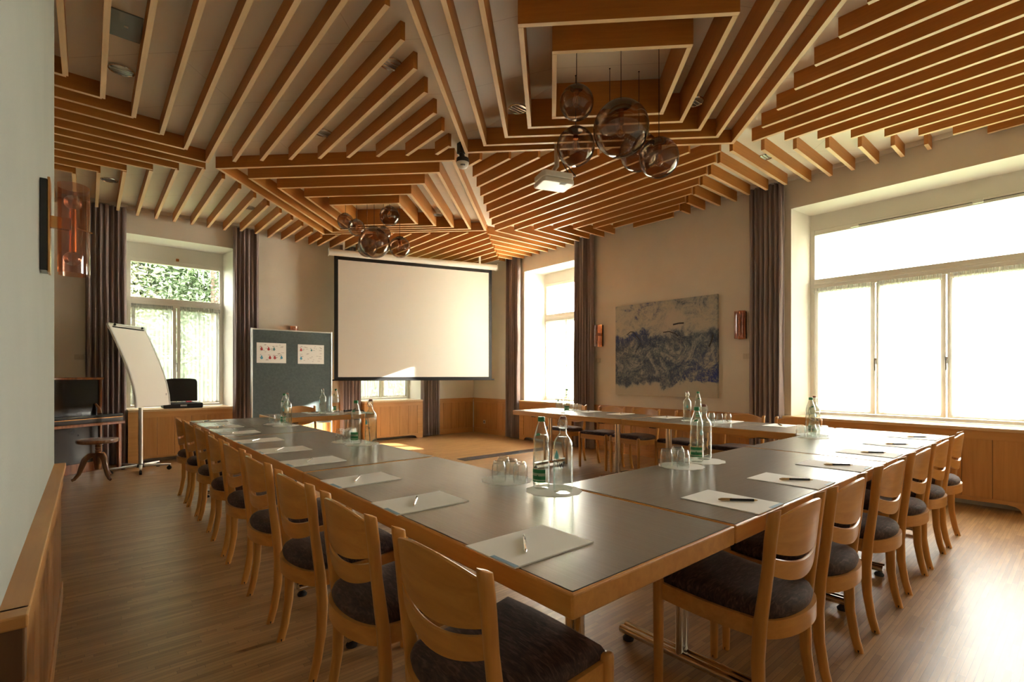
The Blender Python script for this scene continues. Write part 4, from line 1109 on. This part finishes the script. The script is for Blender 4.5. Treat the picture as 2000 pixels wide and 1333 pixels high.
a = bp(.05, 7, -.012)-Vector((0, 0, .03)); b = bp(.63, 7, -.012)-Vector((0, 0, .03)); g.tube([a, b], .010, 8)
g.build('clamp_bar', 'rubber', root, smooth=True)
g = G(); g.add([bp(.59, 1, -.001), bp(.615, 1, -.001), bp(.615, 1, -.001)+Vector((0, 0, .03)), bp(.59, 1, -.001)+Vector((0, 0, .03))], [(0, 1, 2, 3)]); g.build('mark', 'greyink', root)
g = G(); g.tube([(0, 0, .05), (0, 0, .812)], .024, 16); g.build('pole', 'alu', root, smooth=True)
g = G(); g.lathe([(.001, .095), (.045, .09), (.05, .05), (.001, .05)], 16); g.build('hub', 'rubber', root, smooth=True)
for k in range(5):
    a = R(-22+72*k); d = Vector((math.cos(a), math.sin(a), 0)); pq = Vector((-d.y, d.x, 0))
    g = G(); r0 = [d*.04+pq*s*.022+Vector((0, 0, z)) for s, z in ((-1, .058), (1, .058), (1, .088), (-1, .088))]; r1 = [d*.33+pq*s*.013+Vector((0, 0, z)) for s, z in ((-1, .060), (1, .060), (1, .078), (-1, .078))]
    g.loft([r0, r1]); o = g.build('base_arm', 'alu', root, bevel=.004)
    g = G(); c = d*.315
    g.tube([c+pq*.014+Vector((0, 0, .026)), c-pq*.014+Vector((0, 0, .026))], .026, 14); g.tube([c+Vector((0, 0, .03)), c+Vector((0, 0, .062))], .008, 8); g.build('castor', 'rubber', o, smooth=True)

# ------------------------------------------------------------------ open black case on the cabinet
root = thing('equipment_case', 'open black hard case on the radiator cabinet', 'case', (1.075, 8.80, .745))
g = G(); g.box(-.255, .235, -.17, .17, .001, .075); g.build('case_base', 'black', root, bevel=.018, seg=3)
g = G(); g.prism([(-.235, 0), (.205, 0), (.205, .30), (.18, .335), (.10, .345), (-.10, .345), (-.18, .335), (-.235, .30)], 0, .07, T=lambda x, y, z: (x, .19-z+.05*y, .09+y)); g.build('lid', 'black', root, bevel=.012, seg=3)
g = G(); g.box(.03, .10, -.10, -.04, .076, .10); g.build('microphone_pack', 'case_red', root, bevel=.006)
g = G(); g.box(-.05, .03, -.174, -.168, .028, .052); g.build('latch', 'alu', root)
g = G(); g.box(-.16, .13, -.11, .10, .076, .082); g.build('foam_insert', 'rubber', root)

# ------------------------------------------------------------------ piano and stool
kx = Vector((math.sin(R(55)), math.cos(R(55)), 0)); kn = Vector((kx.y, -kx.x, 0))
K = Vector((.37, 8.22, 0))
root = thing('upright_piano', 'old dark upright piano standing across the left corner', 'piano', K, math.atan2(kx.y, kx.x))
# local x along the keyboard (0 at its right end, negative to the left), local y towards the back
W = 1.45
g = G(); g.box(-W+.10, -.12, .28, .52, .12, 1.17); g.build('upper_case', 'piano_black', root, bevel=.006)
g = G(); g.box(-W+.07, -.085, .24, .54, 1.17, 1.20); g.build('top_lid', 'piano_wood', root, bevel=.008)
g = G(); g.box(-.12, -.095, .26, .52, .0, 1.17); g.build('side_panel', 'piano_wood', root, bevel=.004)
g = G(); g.box(-W+.075, -W+.10, .26, .52, .0, 1.17); g.build('side_panel', 'piano_wood', root, bevel=.004)
g = G(); g.box(-W, 0, .0, .32, .60, .635); g.build('key_bed', 'piano_wood', root, bevel=.006)
g = G(); g.box(-W+.01, -.012, .012, .31, .636, .690); g.build('key_slip', 'piano_black', root, bevel=.004)
g = G(); g.box(-W+.01, -.012, .005, .31, .694, .735); g.build('key_lid', 'gloss_black', root, bevel=.016, seg=3)
g = G(); g.box(-W+.01, -.012, .008, .02, .6895, .695); g.build('brass_line', 'brass', root)
for x in (-.04, -W+.04):
    g = G(); g.box(x-.02, x+.02, .03, .07, .0, .60); g.build('leg', 'piano_wood', root, bevel=.004)
g = G(); g.box(-W+.10, -.10, .27, .30, .0, .12); g.build('base_rail', 'piano_wood', root, bevel=.004)
g = G(); g.box(-W+.14, -.16, .292, .30, .14, .58); g.build('lower_panel', 'piano_black', root)
g = G()
for x in (-.13,): g.tube([(x-.02, .23, .735), (x-.02, .24, .80), (x-.04, .27, .86)], [.03, .018, .012], 10)
g.build('cheek_scroll', 'piano_wood', root, smooth=True)
root = thing('piano_stool', 'round dark wooden piano stool with turned stem and curved legs', 'stool', (.09, 7.62, 0))
g = G(); g.lathe([(.001, .43), (.18, .43), (.198, .438), (.203, .456), (.198, .474), (.17, .480), (.001, .478)], 32); g.build('seat', 'stool_wood', root, smooth=True)
g = G(); g.lathe([(.03, .44), (.045, .42), (.022, .405), (.034, .39), (.022, .378), (.034, .366), (.022, .352), (.034, .34), (.024, .325), (.044, .30), (.048, .24), (.038, .16), (.03, .12), (.001, .11)], 20); g.build('stem', 'stool_wood', root, smooth=True)
for k in range(3):
    a = R(-62+120*k); d = Vector((math.cos(a), math.sin(a), 0)); path = [d*r_+Vector((0, 0, z)) for r_, z in ((.03, .285), (.075, .285), (.12, .24), (.145, .16), (.17, .08), (.21, .025), (.235, .014))]
    g = G(); g.tube(path, [.032, .034, .033, .028, .022, .018, .016], 10, sx=.85); g.build('leg', 'stool_wood', root, smooth=True)

# ------------------------------------------------------------------ trees outside the back windows
def tree(x, y, hh, rr, label, mat, n, cone=False):
    root = thing('tree', label, 'tree', (x, y, -1.2), 0, 'trees outside the back windows')
    g = G(); g.tube([(0, 0, 0), (.05, 0, hh*.5), (0, .05, hh*.85)], [.16, .11, .03], 8); g.build('trunk', 'bark', root, smooth=True)
    g = G(); rnd = random.Random(int(x*100)+n)
    cl = []
    for _ in range(46):
        t = rnd.random(); z = hh*(.12+.88*t); w = rr*((1-t)*1.0+.12) if cone else rr*math.sin(PI*min(.98, t*.85+.15))**.6
        a = rnd.uniform(0, 2*PI); q = w*rnd.uniform(.45, 1); cl.append((q*math.cos(a), q*math.sin(a), z))
    for i in range(n):
        c = cl[rnd.randrange(len(cl))]; s = .42
        p = Vector((c[0]+rnd.gauss(0, s*.7), c[1]+rnd.gauss(0, s*.7), c[2]+rnd.gauss(0, s*.45)))
        a = Vector((rnd.gauss(0, 1), rnd.gauss(0, 1), rnd.gauss(0, .5))).normalized(); b = a.orthogonal().normalized(); b.rotate(Matrix.Rotation(rnd.uniform(0, 6), 3, a))
        l_ = rnd.uniform(.035, .075); w_ = l_*rnd.uniform(.22, .4)
        g.add([p-a*l_, p+b*w_, p+a*l_, p-b*w_], [(0, 1, 2, 3)])
    g.build('crown', mat, root)
tree(.30, 12.6, 6.6, 1.0, 'pale needled tree outside the left part of the left back window', 'leaf_pale', 9000, True)
tree(2.35, 14.1, 7.0, 1.1, 'green tree outside the right part of the left back window', 'leaf', 14000)
tree(6.4, 13.2, 6.5, 1.3, 'green tree outside the window behind the screen', 'leaf', 12000)
g = G(); rnd = random.Random(11)
for i in range(26000):
    p = Vector((rnd.uniform(-4, 13), 16.4+rnd.uniform(0, 1.2), rnd.uniform(-1.1, 13)))
    a = Vector((rnd.gauss(0, 1), rnd.gauss(0, .5), rnd.gauss(0, 1))).normalized(); b = a.orthogonal().normalized(); l_ = rnd.uniform(.10, .2)
    g.add([p-a*l_, p+b*l_*.5, p+a*l_, p-b*l_*.5], [(0, 1, 2, 3)])
g.box(-5, 14, 17.8, 18.2, -1.2, 13)
tag(g.build('hedge', 'leaf'), 'tall green hedge far outside the back windows', 'hedge')
# added white blind to stop sun through the upper light outside the narrow window
root = thing('sun_diffuser', 'white blind added against the sun outside the upper pane of the narrow window', 'diffuser', (6.91, 6.345, 2.29))
g = G(); g.box(-.002, .002, -.604, .604, 0, .708); g.build('diffuser_fabric', 'diffuser', root)
g = G(); g.tube([(0, -.58, .0), (0, .58, .0)], .008, 8); g.build('bottom_rod', 'alu', root)

# ------------------------------------------------------------------ light
w = bpy.data.worlds.new('sky'); scene.world = w; w.use_nodes = True; nt = w.node_tree
bg = nt.nodes['Background']; bg.inputs['Color'].default_value = (1.0, .957, .885, 1); bg.inputs['Strength'].default_value = 5.0
sun = bpy.data.lights.new('sun', 'SUN'); sun.energy = 32; sun.angle = R(.8); sun.color = (1, .93, .82)
so = bpy.data.objects.new('sun', sun); COL.objects.link(so)
sdv = Vector((-.8836*math.cos(R(18)), .468*math.cos(R(18)), -math.sin(R(18))))
so.rotation_euler = sdv.to_track_quat('-Z', 'Y').to_euler(); so.location = (14, -4, 6)
def portal(T, s0, s1, z0, z1, d, rot):
    l = bpy.data.lights.new('daylight_opening', 'AREA'); l.shape = 'RECTANGLE'; l.size = s1-s0; l.size_y = z1-z0; l.cycles.is_portal = True
    o = bpy.data.objects.new('daylight_opening', l); COL.objects.link(o); o.location = T(d, (s0+s1)/2, (z0+z1)/2); o.rotation_euler = rot
portal(TR, -.27, 2.27, .745, 3.0, 6.94, (R(90), 0, R(90)))
portal(TR, 5.74, 6.95, .745, 3.0, 6.94, (R(90), 0, R(90)))
portal(TB, .43, 1.67, .745, 2.97, 9.34, (R(90), 0, R(180)))
portal(TB, 3.81, 5.04, .745, 2.97, 9.34, (R(90), 0, R(180)))
vs = scene.view_settings
vs.view_transform = 'Standard'; vs.look = 'None'; vs.gamma = 1; vs.use_curve_mapping = False; vs.exposure = 2.6
scene.cycles.max_bounces = 10; scene.cycles.diffuse_bounces = 5; scene.cycles.glossy_bounces = 5; scene.cycles.transparent_max_bounces = 24; scene.cycles.transmission_bounces = 6
scene.cycles.sample_clamp_indirect = 6
